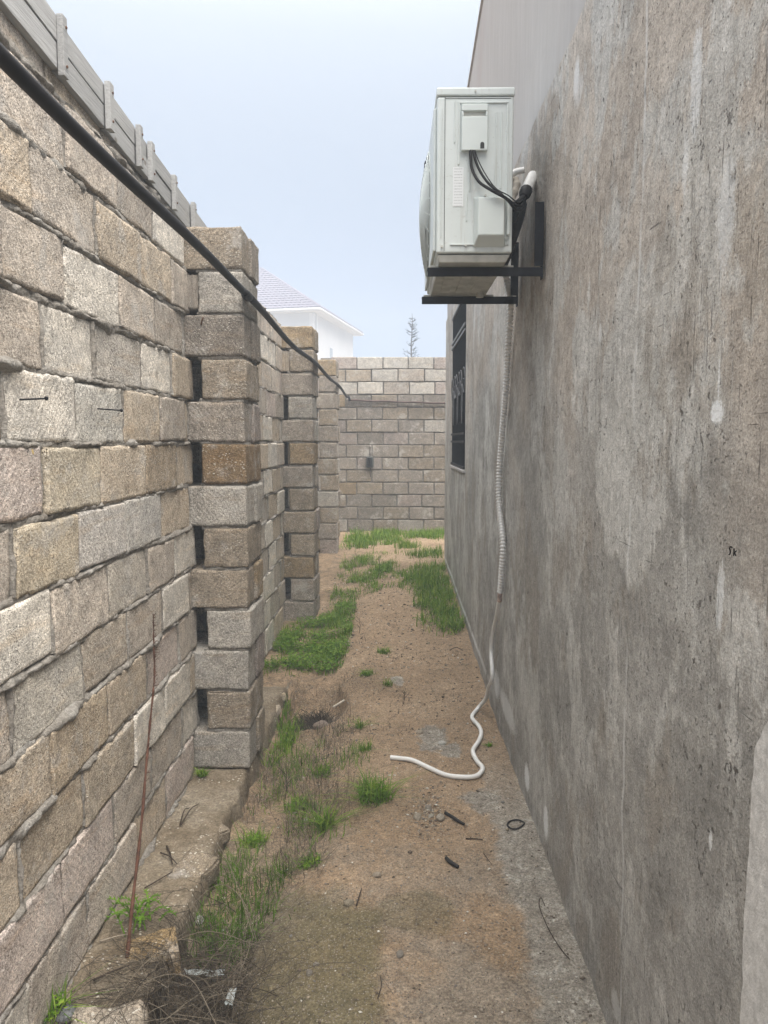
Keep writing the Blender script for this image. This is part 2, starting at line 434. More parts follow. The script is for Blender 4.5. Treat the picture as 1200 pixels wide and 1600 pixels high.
def stuff_blocks(name, lst, parent, mk):
    V = []; F = []; T = []
    for e in lst:
        loc, length, rz, col = mk(e)
        me = rnd.choice(CHEAP); n = len(V)
        mtx = Matrix.Translation(loc) @ Matrix.Rotation(rz, 4, 'Z') @ Matrix.Diagonal((length/BL, 1, 1, 1))
        V.extend([tuple(mtx @ v.co) for v in me.vertices]); F.extend([tuple(i+n for i in p.vertices) for p in me.polygons]); T.extend([col]*len(me.vertices))
    me = bpy.data.meshes.new(name); me.from_pydata(V, [], F); me.materials.append(MAT['stone_far'])
    at = me.attributes.new('tint', 'FLOAT_COLOR', 'POINT'); at.data.foreach_set('color', [c for t in T for c in t])
    o = bpy.data.objects.new(name, me); link(o, parent, kind='stuff'); P(o, parent); return o
stuff_blocks('far_blocks', rest, wall, lambda e: ((WX-.095+rnd.uniform(-.006, .006), (e[1]+e[2])/2, e[3]), e[2]-e[1], math.pi/2, tint([2, 3, 2, .6, 1, 1])))

# mortar of the left wall: recessed backing, squeezed-out bed joints, upright joints
def joint_strip(mb, path, nrm, half, prot, seed, size=1.0, base=.010):
    """irregular ridge along a path; nrm = outward direction"""
    nrm = Vector(nrm); v = []; f = []; N = len(path); K = 7
    for i, p in enumerate(path):
        p = Vector(p); t = (Vector(path[min(i+1, N-1)])-Vector(path[max(i-1, 0)])).normalized(); side = nrm.cross(t)
        q = p*1.0
        h0 = half*(1+1.1*noise.noise(q*7+Vector((seed, 0, 0))) + .5*noise.noise(q*33+Vector((seed, 3, 0)))); h0 = max(.004, h0)
        h1 = half*(1+1.1*noise.noise(q*8+Vector((seed+9, 5, 0))) + .6*noise.noise(q*37+Vector((seed, 8, 0)))); h1 = max(.004, h1)
        lump = max(0, noise.noise(q*4.3+Vector((seed+2, 7, 3)))-.12)
        h0 += half*2.6*lump*(.6+1.3*noise.noise(q*23+Vector((seed, 3, 3)))); h1 += half*1.2*lump; h0 = max(.004, h0)
        a = prot*size*(noise.noise(q*6+Vector((seed+4, 2, 1))) + .55*noise.noise(q*29+Vector((seed, 1, 7))) + 1.0*lump - .15)
        for j in range(K):
            u = -1 + 2*j/(K-1); hh = h0 if u < 0 else h1
            b = (1-abs(u)**2.5)
            fx = -base + (base + a)*b
            pp = p + side*(u*hh) + nrm*(fx + (.005*noise.noise(q*60+Vector((j*3.1, seed, 2))) + .004*noise.noise(q*140+Vector((j*5.1, seed, 7))))*b)
            v.append(pp)
    for i in range(N-1):
        for j in range(K-1):
            f.append((i*K+j, (i+1)*K+j, (i+1)*K+j+1, i*K+j+1))
    mb.add(v, f)
mb = MB()
xs0 = WX-.015
ys = list(np.arange(-.4, 12.16, .05)); zs = list(np.arange(0, 2.62, .05))
n0 = len(ys); V = []
for z in zs:
    for y in ys: V.append((xs0 - (.12 if any(a_+.05 < y < b_ for a_, b_ in PIERS) else 0) + .007*fbm(y*9, z*9, 2.2, 3), y, z))
mb.add(V, [(j*n0+i, j*n0+i+1, (j+1)*n0+i+1, (j+1)*n0+i) for j in range(len(zs)-1) for i in range(n0-1)])
bk = MB(); 
yy0 = -.4
for a_, b_ in PIERS: bk.box(WX-.186, WX-.034, yy0, a_+.06, 0, 2.60); bk.box(WX-.186, WX-.15, a_+.062, b_-.022, 0, 2.60); yy0 = b_-.02
bk.box(WX-.186, WX-.034, yy0, 12.15, 0, 2.60)
for k in range(14):
    z = PITCH*k
    runs = [(-.35, 12.15)]
    for a, b in PIERS: runs = [r2 for r0, r1 in runs for r2 in (((r0, a-.0), (b, r1)) if r0 < a < r1 else ((r0, r1),))]
    for r0, r1 in runs:
        path = []; y = r0
        while y < r1:
            path.append((WX, y, z + .006*noise.noise(Vector((y*3, k*5.1, 0))))); y += .013 if y < 4.2 else .03
        joint_strip(mb, path, (1, 0, 0), .0125, .020, k*3.3)
for (k, y) in joints:
    if y > 9 or y < -.3: continue
    path = [(WX-.003, y + .004*noise.noise(Vector((k*7.7, y*9, i*.7))), PITCH*k + .012 + (PITCH-.02)*i/10) for i in range(11)]
    joint_strip(mb, path, (1, 0, 0), .0065, .011, k*9.1+y*5)
# half-height course under the planks
y = -.2
while y < 3.62:
    L_ = rnd.uniform(.30, .44); L_ = min(L_, 3.655-y)
    if L_ > .08:
        o = block(wall, NEAR, (WX-.018-.095, y+L_/2, 2.620+.062), L_-.01, math.pi/2, tint([1, 2, 2, .4, 1.5, 1]), height=.118, tilt=.02); P(o, wall)
    y += L_
# bed on top of the wall, under the planks: crumbly mortar and rubble
for s in range(3):
    path = []; y = -.3
    while y < 3.68:
        path.append((WX-.012-.012*s, y, (2.622, 2.742, 2.752)[s]-(.02*(y-2) if s else 0)+.010*noise.noise(Vector((y*5, s, 0))))); y += .016
    joint_strip(mb, path, (1, 0, 0), .022, .022, 40+s*7)
P(mb.obj('mortar', MAT['mortar'], wall, smooth=True, kind='stuff'), wall)
P(bk.obj('mortar_core', MAT['mortar'], wall, kind='stuff'), wall)

# footing ledge at the foot of the wall
def footing():
    a = M('footing_concrete', .96, .1); c = a.coord()
    col = a.ramp(a.noise(c, 4, 5, .6), [(.3, (.15, .118, .08)), (.5, (.215, .178, .13)), (.7, (.285, .25, .195))])
    col = a.mix(1, col, a.ramp(a.noise(c, 100, 5, .8), [(.3, .45), (.5, .95), (.7, 1.6)]), 'MULTIPLY')
    col = a.mix(1, col, a.ramp(a.noise(c, 22, 4, .7), [(.3, .75), (.7, 1.2)]), 'MULTIPLY')
    sh = a.math('MULTIPLY', a.rng(a.vor(c, 48), .26, .15), a.rng(a.noise(c, 10, 2), .48, .6))
    col = a.mix(a.math('MULTIPLY', sh, .75), col, (.6, .57, .5))
    a.color(col); a.bump(a.math('ADD', a.noise(c, 30, 5, .7), a.math('MULTIPLY', a.noise(c, 100, 3), .5)), .012)
    MAT['footing'] = a.m
    prof_n = 14; V = []; F = []; ys = np.arange(.6, 5.35, .02)
    for y in ys:
        e = -.722 + .022*fbm(y*2.3, 1.1, 0, 3) + .017*fbm(y*11, 3.1, 0, 3)
        top = .002; drop = sstep(5.25, 4.9, y)
        prof = [(-1.0 + (e+1.0)*t, top) for t in (0, .15, .3, .45, .6, .72, .83, .92, .97)] + [(e, -.012), (e+.006, -.03), (e+.010, -.06), (e+.014, -.11), (e+.02, -.26)]
        for i, (x, z) in enumerate(prof):
            zz = z + (.011*fbm(x*5, y*5, 6.6, 3) - .004)*(1 if i > 0 else 0) + .006*fbm(x*22, y*22, 1.1, 3)
            xx = x + (.008*fbm(z*40, y*22, 2.2, 3) if i > 8 else 0)
            if i <= 9: zz -= (1-drop)*.08
            V.append((xx, y, zz))
    n = prof_n
    F = [(j*n+i, (j+1)*n+i, (j+1)*n+i+1, j*n+i+1) for j in range(len(ys)-1) for i in range(n-1)]
    F = [q[::-1] for q in F]
    mb = MB(); mb.v = V; mb.f = F
    P(mb.obj('footing', a.m, wall, smooth=True), wall)
    st = [block_mesh('footing_stone', .17, .13, .10, 311+i*3, r=.010, amp=.010, chip=.030, step=.025, mat=MAT['stone']) for i in range(3)]
    for (x, y, s, rz, col) in ((-.775, 2.33, .95, .3, (.26, .19, .105)), (-.765, 2.80, 1.0, 1.2, (.22, .185, .14)), (-.79, 1.98, 1.15, .2, (.27, .24, .20)), (-.745, 3.10, .55, .8, (.24, .2, .15)), (-.74, 4.85, .5, .4, (.38, .33, .25)), (-.735, 4.6, .5, 1.4, TAN)):
        o = bpy.data.objects.new('footing_stone', rnd.choice(st)); o.location = (x, y, -.036); o.rotation_euler = (rnd.uniform(-.2, .2), rnd.uniform(-.2, .2), rz); o.scale = (s, s, s); o.color = (*col, 1)
        link(o, wall); P(o, wall)
footing()

# pillars
PIER_LABELS = ['nearest block pillar, tall staggered stones with a nail stub and dark gaps beside every second course',
               'middle block pillar, behind the nearest one and rising beside the grass mat',
               'farthest block pillar, standing close to the end wall and half covered by the middle pillar']
for n, (y0, y1) in enumerate(PIERS):
    pr = thing('block_pillar', PIER_LABELS[n], 'pillar', (-.83, (y0+y1)/2, 0), 'block pillars along the left wall')
    ms = PIERV
    mj = MB()
    for k in range(13):
        z = PITCH*k + PITCH/2
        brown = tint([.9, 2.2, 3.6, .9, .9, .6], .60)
        h = rnd.uniform(.184, .193)
        dj = rnd.uniform(-.010, .008)
        # on the nearest pillar the stones lean out a little towards the top
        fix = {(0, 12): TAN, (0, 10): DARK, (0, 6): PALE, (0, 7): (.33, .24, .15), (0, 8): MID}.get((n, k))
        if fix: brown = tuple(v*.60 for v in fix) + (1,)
        if k % 2 == 0:
            L = .392
            for s in (0, 1):
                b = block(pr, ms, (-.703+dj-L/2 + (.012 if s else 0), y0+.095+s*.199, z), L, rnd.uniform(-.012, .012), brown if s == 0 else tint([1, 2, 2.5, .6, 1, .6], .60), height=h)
                P(b, pr)
        else:
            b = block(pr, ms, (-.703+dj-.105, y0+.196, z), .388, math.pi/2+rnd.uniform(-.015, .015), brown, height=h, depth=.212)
            P(b, pr)
        # mortar pad under each stone
        if k > 0:
            x0 = -.93; v = []; ring = []
            for (px, py) in [(x0+.22*i/8, y0) for i in range(9)] + [(-.705, y0+.39*i/10) for i in range(1, 11)] + [(-.72-.2*i/6, y1-.005) for i in range(1, 7)]:
                ring.append((px, py))
            cxp, cyp = -.81, (y0+y1)/2
            m0 = len(ring); vv = []
            for lev, zz in enumerate((-.016, -.006, .004, .014)):
                for (px, py) in ring:
                    q = Vector((px*25, py*25, k*3.3+lev)); o = -.010 + .012*noise.noise(q) + .006*noise.noise(q*2.7) - (.006 if lev in (0, 3) else 0)
                    d = Vector((px-cxp, py-cyp)); d.normalize()
                    vv.append((px+d.x*o, py+d.y*o, PITCH*k + zz*.85))
            ff = [(l*m0+i, l*m0+(i+1) % m0, (l+1)*m0+(i+1) % m0, (l+1)*m0+i) for l in range(3) for i in range(m0)]
            ff += [tuple(range(m0-1, -1, -1)), tuple(3*m0+i for i in range(m0))]
            mj.add(vv, ff)
    if n == 0:   # small stone wedged beside the second course from the top
        b = block(pr, PIERV, (-.945, y0+.09, PITCH*11+.105), .05, .0, tint([0, 1, 1, 0, 1, 0]), height=.16, depth=.15); P(b, pr)
    if n == 1:
        b = block(pr, PIERV, (-.935, y0+.09, PITCH*11+.1), .07, .0, tint([0, 1, 1, 0, 1, 0]), height=.18, depth=.15); P(b, pr)
    P(mj.obj('mortar', MAT['mortar'], pr, smooth=True), pr)

# end wall
EY = 12.27
ew = thing('end_wall', 'pale block wall closing the far end of the passage, upper courses lighter', 'wall', (1, EY+.1, .18))
mb = MB()
for k in range(14):
    z0 = .18 + .198*k
    x = -1.16 + (.2 if k % 2 else 0.03) - .03; 
    lo = -1.16
    while x < 5.2:
        x1 = x + .408 + rnd.uniform(-.012, .012)
        a = max(x, lo)
        if x1 - a > .08:
            pale_course = k >= 11  # upper courses get paler block tints
            col = tint([2.5, 3, 1.2, .1, .2, 1.4], .66) if pale_course else tint([.3, 3, 2.4, .15, .8, .8], .45)
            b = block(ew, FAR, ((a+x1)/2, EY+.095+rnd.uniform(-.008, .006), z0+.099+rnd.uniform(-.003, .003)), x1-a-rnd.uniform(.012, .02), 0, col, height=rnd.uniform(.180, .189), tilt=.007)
            P(b, ew)
            path = [(x1-.004, EY+.002, z0+.012+.175*i/6) for i in range(7)]
            joint_strip(mb, [(p[0], p[1]+.012, p[2]) for p in path], (0, -1, 0), .008, .004, k*3+x1)
        x = x1
    path = [(-1.16+.04*i, EY, z0) for i in range(160)]
    joint_strip(mb, [(p[0], p[1]+.011, p[2]) for p in path], (0, -1, 0), .008, .006, 70+k*2.2)
mb2 = MB(); mb2.box(-1.155, 5.2, EY+.026, EY+.17, .1, .18+.198*14-.02)
P(mb.obj('mortar', MAT['mortar_dark'], ew, smooth=True, kind='stuff'), ew)
P(mb2.obj('mortar_core', MAT['mortar_dark'], ew), ew)

# ------------------------------------------------------------------ PLANKS on top of the left wall
def planks():
    a = M('weathered_timber', .9, .15); c = a.coord(); ran = a.info('Random')
    g = a.noise(a.mapping(c, (40, 2.0, 60)), 3, 5, .65)
    col = a.ramp(g, [(.3, (.28, .28, .275)), (.5, (.36, .363, .36)), (.72, (.43, .432, .43))])
    col = a.mix(1, col, a.ramp(ran, [(0, .86), (1, 1.1)]), 'MULTIPLY')
    kn = a.vor(a.mapping(c, (0, 5, 9)), 1.0); col = a.mix(a.rng(kn, .10, .05, 0, .7), col, (.13, .11, .09))
    a.color(col); a.bump(g, .003)
    MAT['timber'] = a.m
    t = thing('plank_barrier', 'grey weathered planks held by upright cleats along the top of the left wall', 'planks', (-1.0, 2.5, 2.69))
    KX = .965                     # planks stand just proud of the block face
    cl = [KX*c for c in (1.0, 1.72, 2.395, 2.775, 3.09, 3.236, 3.566, 3.9, 4.3)]
    def zb(y): return 1.62 + KX*(1.122 - .048*(y/KX-2.0))
    def zt(y): return 1.62 + KX*(1.265 - .058*(y/KX-2.2))
    for i in range(len(cl)-1):
        y0, y1 = cl[i], cl[i+1]
        for s in (0, 1):
            mb = MB(); f0, f1 = ((0, .49), (.515, 1))[s]
            j = rnd.uniform(-.004, .004); th = .022
            v = []
            for y in (y0+.004, y1-.004):
                a0 = zb(y) + (zt(y)-zb(y))*f0 + j*.3; a1 = zb(y) + (zt(y)-zb(y))*f1 + j*.3
                v += [(-KX+j, y, a0), (-KX+j, y, a1), (-KX+j-th, y, a1), (-KX+j-th, y, a0)]
            mb.add(v, [(0,1,2,3), (7,6,5,4), (0,4,5,1), (1,5,6,2), (2,6,7,3), (3,7,4,0)])
            P(mb.obj('plank', MAT['timber'], t, bevel=.002), t)
    for i, y in enumerate(cl[1:-1]):
        mb = MB(); wd = .032 if i % 2 else .04
        z0 = zb(y)-.008 - (.012 if i == 1 else 0); z1 = zt(y)+.004
        mb.box(-KX+.003, -KX+.022, y-wd/2, y+wd/2, z0, z1)
        o = P(mb.obj('cleat', MAT['timber'], t, bevel=.002), t)
        for dy, zz in ((0, z0+.03), (.004, z1-.03)):
            nl = MB(); nl.tube([(-KX+.022, y+dy, zz), (-KX+.026, y+dy, zz)], .004, 6); P(nl.obj('nail_head', MAT['rust'], o), o)
MAT['rust'] = simple('rusty_iron', (.12, .065, .04), .85, .3, .4, 40, .002, 90)
MAT['dark_iron'] = simple('dark_painted_iron', (.008, .009, .012), .6, .22, .3, 15, .0008, 120)
MAT['black_plastic'] = simple('black_plastic', (.010, .009, .010), .6, .2, .3, 10)
MAT['white_plastic'] = simple('white_plastic', (.70, .70, .685), .42, .4, .06, 8)
planks()

# ------------------------------------------------------------------ PIPES
def pipes():
    t = thing('black_pipe', 'thin black pipe strung past the pillar corners along the left wall', 'pipe', (-.69, 3.67, 2.306))
    p1 = [(-.688 + .004*math.sin(y*3), y, 2.304 + .005*math.sin(y*2.1+1) - .006*math.sin((y-.3)*math.pi/3.3)) for y in np.arange(-.3, 3.70, .08)]
    m1 = MB(); m1.tube(p1, .0160, 10); P(m1.obj('pipe_section', MAT['black_plastic'], t, True), t)
    m2 = MB(); m2.tube([(-.688, 3.62, 2.30), (-.687, 3.635, 2.30), (-.687, 3.71, 2.301), (-.686, 3.73, 2.302)], lambda s: .0215 if .2 < s < .8 else .018, 12)
    P(m2.obj('coupling', MAT['black_plastic'], t, True), t)
    p2 = [(-.686 + .003*math.sin(y*2), y, 2.305 + .012*math.sin(y*.9) - .022*math.sin((y-3.7)*math.pi/3.05)**2) for y in np.arange(3.72, 11.6, .1)]
    p2 += spline([p2[-1], (-.69, 11.95, 2.31), (-.695, 12.12, 2.295), (-.69, 12.20, 2.27)], 6)[1:]
    m3 = MB(); m3.tube(p2, .0165, 10); P(m3.obj('pipe_section', MAT['black_plastic'], t, True), t)
    t2m = MB(); pts = [(-.72 + .1*i, 12.235, 2.272 - .0033*i + .004*math.sin(i*1.3)) for i in range(60)]
    t2m.tube(pts, .016, 10)
    br = simple('brown_pipe', (.075, .048, .040), .6, .3, .4, 9)
    t2m.obj('brown_pipe', br, None, True, label='thin brown pipe running level across the end wall', cat='pipe')
    # little dark box with its cable on the end wall
    g = simple('grey_green_plastic', (.045, .052, .05), .5, .4, .25, 25)
    b = thing('junction_box', 'small dark box with a cable halfway up the end wall', 'box', (-.377, EY-.03, 1.295))
    m = MB(); m.box(-.435, -.318, EY-.07, EY+.004, 1.205, 1.385); P(m.obj('box_body', g, b, bevel=.02, segs=3, smooth=False), b)
    m = MB(); m.box(-.418, -.345, EY-.082, EY-.068, 1.225, 1.368); P(m.obj('box_lid', MAT['black_plastic'], b, bevel=.006), b)
    m = MB(); m.tube([(-.375, EY-.012, 1.385), (-.376, EY-.012, 1.45), (-.374, EY-.012, 1.53)], .006, 6); P(m.obj('cable', MAT['black_plastic'], b), b)
    m = MB(); m.tube([(-.372, EY-.012, 1.20), (-.372, EY-.012, 1.13), (-.370, EY-.012, 1.06)], .006, 6)
    P(m.obj('cable', MAT['black_plastic'], b), b)
pipes()

# ------------------------------------------------------------------ HOUSE on the right
HX = .6; HY0, HY1 = -.8, 9.0  # unseen near end stops short to let sky light in from behind
STEP = 2.985
WY0, WY1, WZ0, WZ1 = 6.50, 7.98, 1.385, 2.88
def plaster(name, upper=False):
    a = M(name, .93, .12); p = a.pos(); x, y, z = a.sep(p)[0:3]
    q = a.node('ShaderNodeCombineXYZ'); a.put(q.inputs[0], y); a.put(q.inputs[1], z); a.put(q.inputs[2], a.math('MULTIPLY', x, 1.0)); v = q.outputs[0]
    if upper:
        s = a.noise(a.mapping(v, (6, .7, 1)), 3, 5, .6)
        col = a.ramp(s, [(.3, (.385, .368, .355)), (.5, (.405, .39, .378)), (.72, (.44, .425, .412))])
        s2 = a.noise(a.mapping(v, (1, .25, 1)), 2, 4, .6); col = a.mix(a.rng(s2, .55, .7, 0, .5), col, (.38, .33, .315))
        a.color(col); a.bump(a.noise(a.mapping(v, (12, 6, 1)), 2, 5, .65), .003)
        return a.m
    # --- broad tones: brown sand float above, cement-rich grey below and in trowelled patches
    n1 = a.noise(v, .9, 5, .62); n2 = a.noise(a.vmath('ADD', v, (4, 9, 0)), 2.6, 7, .66)
    brown = a.ramp(n2, [(.32, (0.335, 0.298, 0.258)), (.5, (0.415, 0.372, 0.325)), (.68, (0.49, 0.445, 0.395))])
    grey = a.ramp(n2, [(.32, (0.245, 0.238, 0.222)), (.5, (0.312, 0.304, 0.285)), (.68, (0.39, 0.381, 0.362))])
    hz = a.rng(a.math('ADD', z, a.math('MULTIPLY', a.math('SUBTRACT', n1, .5), 3.4)), 1.2, 2.2)
    col = a.mix(hz, grey, brown)
    # pale skim coat, patchy, fraying out along the trowel strokes
    fray = a.noise(a.mapping(v, (13, 2.6, 1)), 1.3, 7, .74)
    pn = a.noise(a.mapping(v, (1.0, .8, 1), loc=(1.3, .4, 0)), 1.7, 7, .66)
    pm = a.rng(a.math('ADD', pn, a.math('MULTIPLY', a.math('SUBTRACT', fray, .5), .22)), .50, .56, 0, .8)
    dxs = a.math('DIVIDE', a.math('SUBTRACT', y, 1.98), .30); dzs = a.math('DIVIDE', a.math('SUBTRACT', z, 1.66), .34)
    blob = a.math('ADD', a.math('ADD', a.math('MULTIPLY', dxs, dxs), a.math('MULTIPLY', dzs, dzs)), a.math('MULTIPLY', a.math('SUBTRACT', pn, .5), 5.0))
    pm = a.math('MAXIMUM', pm, a.rng(blob, 1.15, .8, 0, .85))
    skim = a.ramp(a.noise(a.mapping(v, (9, 1.5, 1)), 2.0, 7, .7), [(.3, (0.375, 0.370, 0.347)), (.5, (0.454, 0.448, 0.426)), (.7, (0.532, 0.526, 0.504))])
    col = a.mix(pm, col, skim)
    pn2 = a.noise(a.mapping(v, (1.3, .8, 1), loc=(7.3, 2.4, 0)), 2.3, 6, .62)
    col = a.mix(a.rng(a.math('ADD', pn2, a.math('MULTIPLY', a.math('SUBTRACT', fray, .5), .15)), .54, .60, 0, .5), col, (0.263, 0.235, 0.199))
    # vertical trowel streaks, coming and going
    st = a.noise(a.mapping(v, (15, 1.7, 1)), 1.6, 7, .74); sg0 = a.rng(a.noise(v, 2.1, 4), .40, .66, .0, .45)
    col = a.mix(sg0, col, a.mix(1, col, a.ramp(st, [(.30, .78), (.5, 1.0), (.70, 1.22)]), 'MULTIPLY'))
    st2 = a.noise(a.mapping(v, (62, 12, 1)), 1.4, 5, .7)
    col = a.mix(1, col, a.ramp(st2, [(.3, .92), (.5, 1.0), (.7, 1.08)]), 'MULTIPLY')
    cl = a.noise(a.vmath('ADD', v, (6, 6, 0)), 5.5, 8, .72)
    col = a.mix(1, col, a.ramp(cl, [(.34, .86), (.5, 1.03), (.66, 1.18)]), 'MULTIPLY')
    # slanting float marks
    sl = a.noise(a.mapping(v, (60, 2.6, 1), (0, 0, .62)), 1.2, 4, .6)
    sg = a.rng(a.noise(v, 1.6, 2), .46, .62)
    col = a.mix(a.math('MULTIPLY', a.rng(sl, .58, .70, 0, .5), sg), col, (.44, .43, .41))
    mid = a.noise(v, 38, 5, .7); fine = a.noise(v, 190, 4, .75)
    col = a.mix(1, col, a.ramp(mid, [(.32, .80), (.5, 1.0), (.68, 1.18)]), 'MULTIPLY')
    col = a.mix(1, col, a.ramp(fine, [(.3, .62), (.5, 1.0), (.70, 1.36)]), 'MULTIPLY')
    # drag pits, pinholes and gouges
    g1 = a.rng(a.noise(v, 4.5, 5, .65), .44, .62)
    pt = a.noise(a.mapping(v, (48, 36, 1), (0, 0, .10)), 1.0, 4, .6); pit = a.math('MULTIPLY', a.rng(pt, .63, .665), g1)
    pt2 = a.noise(a.mapping(a.vmath('ADD', v, (3, 5, 0)), (110, 90, 1), (0, 0, .15)), 1.0, 3, .55); pit2 = a.math('MULTIPLY', a.rng(pt2, .65, .69), a.rng(a.noise(a.vmath('ADD', v, (2, 2, 0)), 2.2, 4, .65), .36, .56))
    pt3 = a.noise(a.mapping(a.vmath('ADD', v, (9, 1, 0)), (22, 17, 1), (0, 0, .2)), 1.0, 5, .68); pit3 = a.math('MULTIPLY', a.rng(pt3, .66, .70), a.rng(a.noise(a.vmath('ADD', v, (5, 7, 0)), 2.4, 3), .48, .6))
    scr = a.noise(a.mapping(v, (5, 150, 1), (0, 0, 1.05)), 1.0, 2, .5); sc_g = a.rng(a.noise(a.vmath('ADD', v, (8, 1, 0)), 3.2, 3), .56, .64)
    scm = a.math('MULTIPLY', a.rng(scr, .69, .74, 0, .8), sc_g)
    scr2 = a.noise(a.mapping(v, (170, 5, 1), (0, 0, -.13)), 1.0, 2, .5); sc2_g = a.rng(a.noise(a.vmath('ADD', v, (1, 6, 0)), 2.8, 3), .52, .62)
    scm = a.math('MAXIMUM', scm, a.math('MULTIPLY', a.rng(scr2, .68, .73, 0, .85), sc2_g))
    scr3 = a.noise(a.mapping(v, (170, 6, 1), (0, 0, .55)), 1.0, 2, .5); scm = a.math('MAXIMUM', scm, a.math('MULTIPLY', a.rng(scr3, .66, .71, 0, .7), a.rng(a.noise(a.vmath('ADD', v, (3, 3, 0)), 2.0, 3), .50, .6)))
    pits = a.math('MAXIMUM', a.math('MAXIMUM', a.math('MAXIMUM', pit, a.math('MULTIPLY', pit2, .85)), pit3), scm)
    col = a.mix(a.math('MULTIPLY', pits, .75), col, (.07, .06, .052))
    # white paint and lime splashes, each where it sits on the wall
    wn_ = a.math('MULTIPLY', a.math('SUBTRACT', a.noise(a.mapping(v, (1, .45, 1)), 140, 6, .85), .5), 8.0)
    sp = None
    for (py, pz, ry, rz, kk) in ((1.448, 1.675, .021, .017, 1.0), (1.445, 1.735, .004, .03, .6), (2.66, 2.81, .035, .05, .6), (2.62, 2.755, .05, .035, .35), (1.617, 2.34, .022, .085, .55), (1.44, 2.03, .03, .08, .45), (1.40, 1.335, .012, .05, .55),
                             (3.343, .118, .05, .045, .9), (2.907, .135, .035, .05, .9), (3.95, .21, .22, .05, .5), (4.35, .22, .10, .06, .6), (1.66, 2.19, .012, .05, .4), (1.96, .10, .03, .03, .35), (2.27, 1.93, .015, .02, .4), (1.40, .87, .006, .015, .8), (4.25, 1.9, .10, .16, .30)):
        ey = a.math('DIVIDE', a.math('SUBTRACT', y, py), ry); ez = a.math('DIVIDE', a.math('SUBTRACT', z, pz), rz)
        d = a.math('ADD', a.math('ADD', a.math('MULTIPLY', ey, ey), a.math('MULTIPLY', ez, ez)), wn_)
        mk = a.rng(d, 2.1, .9, 0, kk); sp = mk if sp is None else a.math('MAXIMUM', sp, mk)
    # white splash line just above the soil towards the far end
    zl = a.math('MULTIPLY_ADD', a.math('SUBTRACT', y, 5.4), .034, .15)
    dz = a.math('ABSOLUTE', a.math('SUBTRACT', z, a.math('ADD', zl, a.math('MULTIPLY', wn_, .009))))
    ln = a.math('MULTIPLY', a.rng(dz, .032, .010, 0, .85), a.math('MULTIPLY', a.rng(y, 4.3, 5.6), a.rng(a.noise(v, 9, 3), .34, .5)))
    sp = a.math('MAXIMUM', sp, ln)
    # thin pale drip line
    dr = a.math('ABSOLUTE', a.math('SUBTRACT', y, a.math('ADD', 1.935, a.math('MULTIPLY', a.math('SUBTRACT', a.noise(a.mapping(v, (0, 1, 1)), 2.5, 3), .5), .10))))
    drm = a.math('MULTIPLY', a.rng(dr, .011, .003, 0, .35), a.rng(a.noise(v, 3, 3), .35, .5))
    sp = a.math('MAXIMUM', sp, drm)
    col = a.mix(sp, col, (.76, .78, .79))
    a.color(col)
    h = a.math('ADD', a.math('MULTIPLY', st, .3), a.math('MULTIPLY', mid, .75))
    h = a.math('ADD', h, a.math('MULTIPLY', fine, .22)); h = a.math('ADD', h, a.math('MULTIPLY', st2, .25))
    h = a.math('SUBTRACT', h, a.math('MULTIPLY', pits, .75)); h = a.math('ADD', h, a.math('MULTIPLY', pm, .22))
    a.bump(h, .007, 1.0)
    return a.m
MAT['plaster'] = plaster('cement_plaster'); MAT['plaster_up'] = plaster('smooth_render', True)
MAT['white_patch'] = simple('pale_render', (.54, .535, .52), .95, .1, .22, 60, .002, 220)

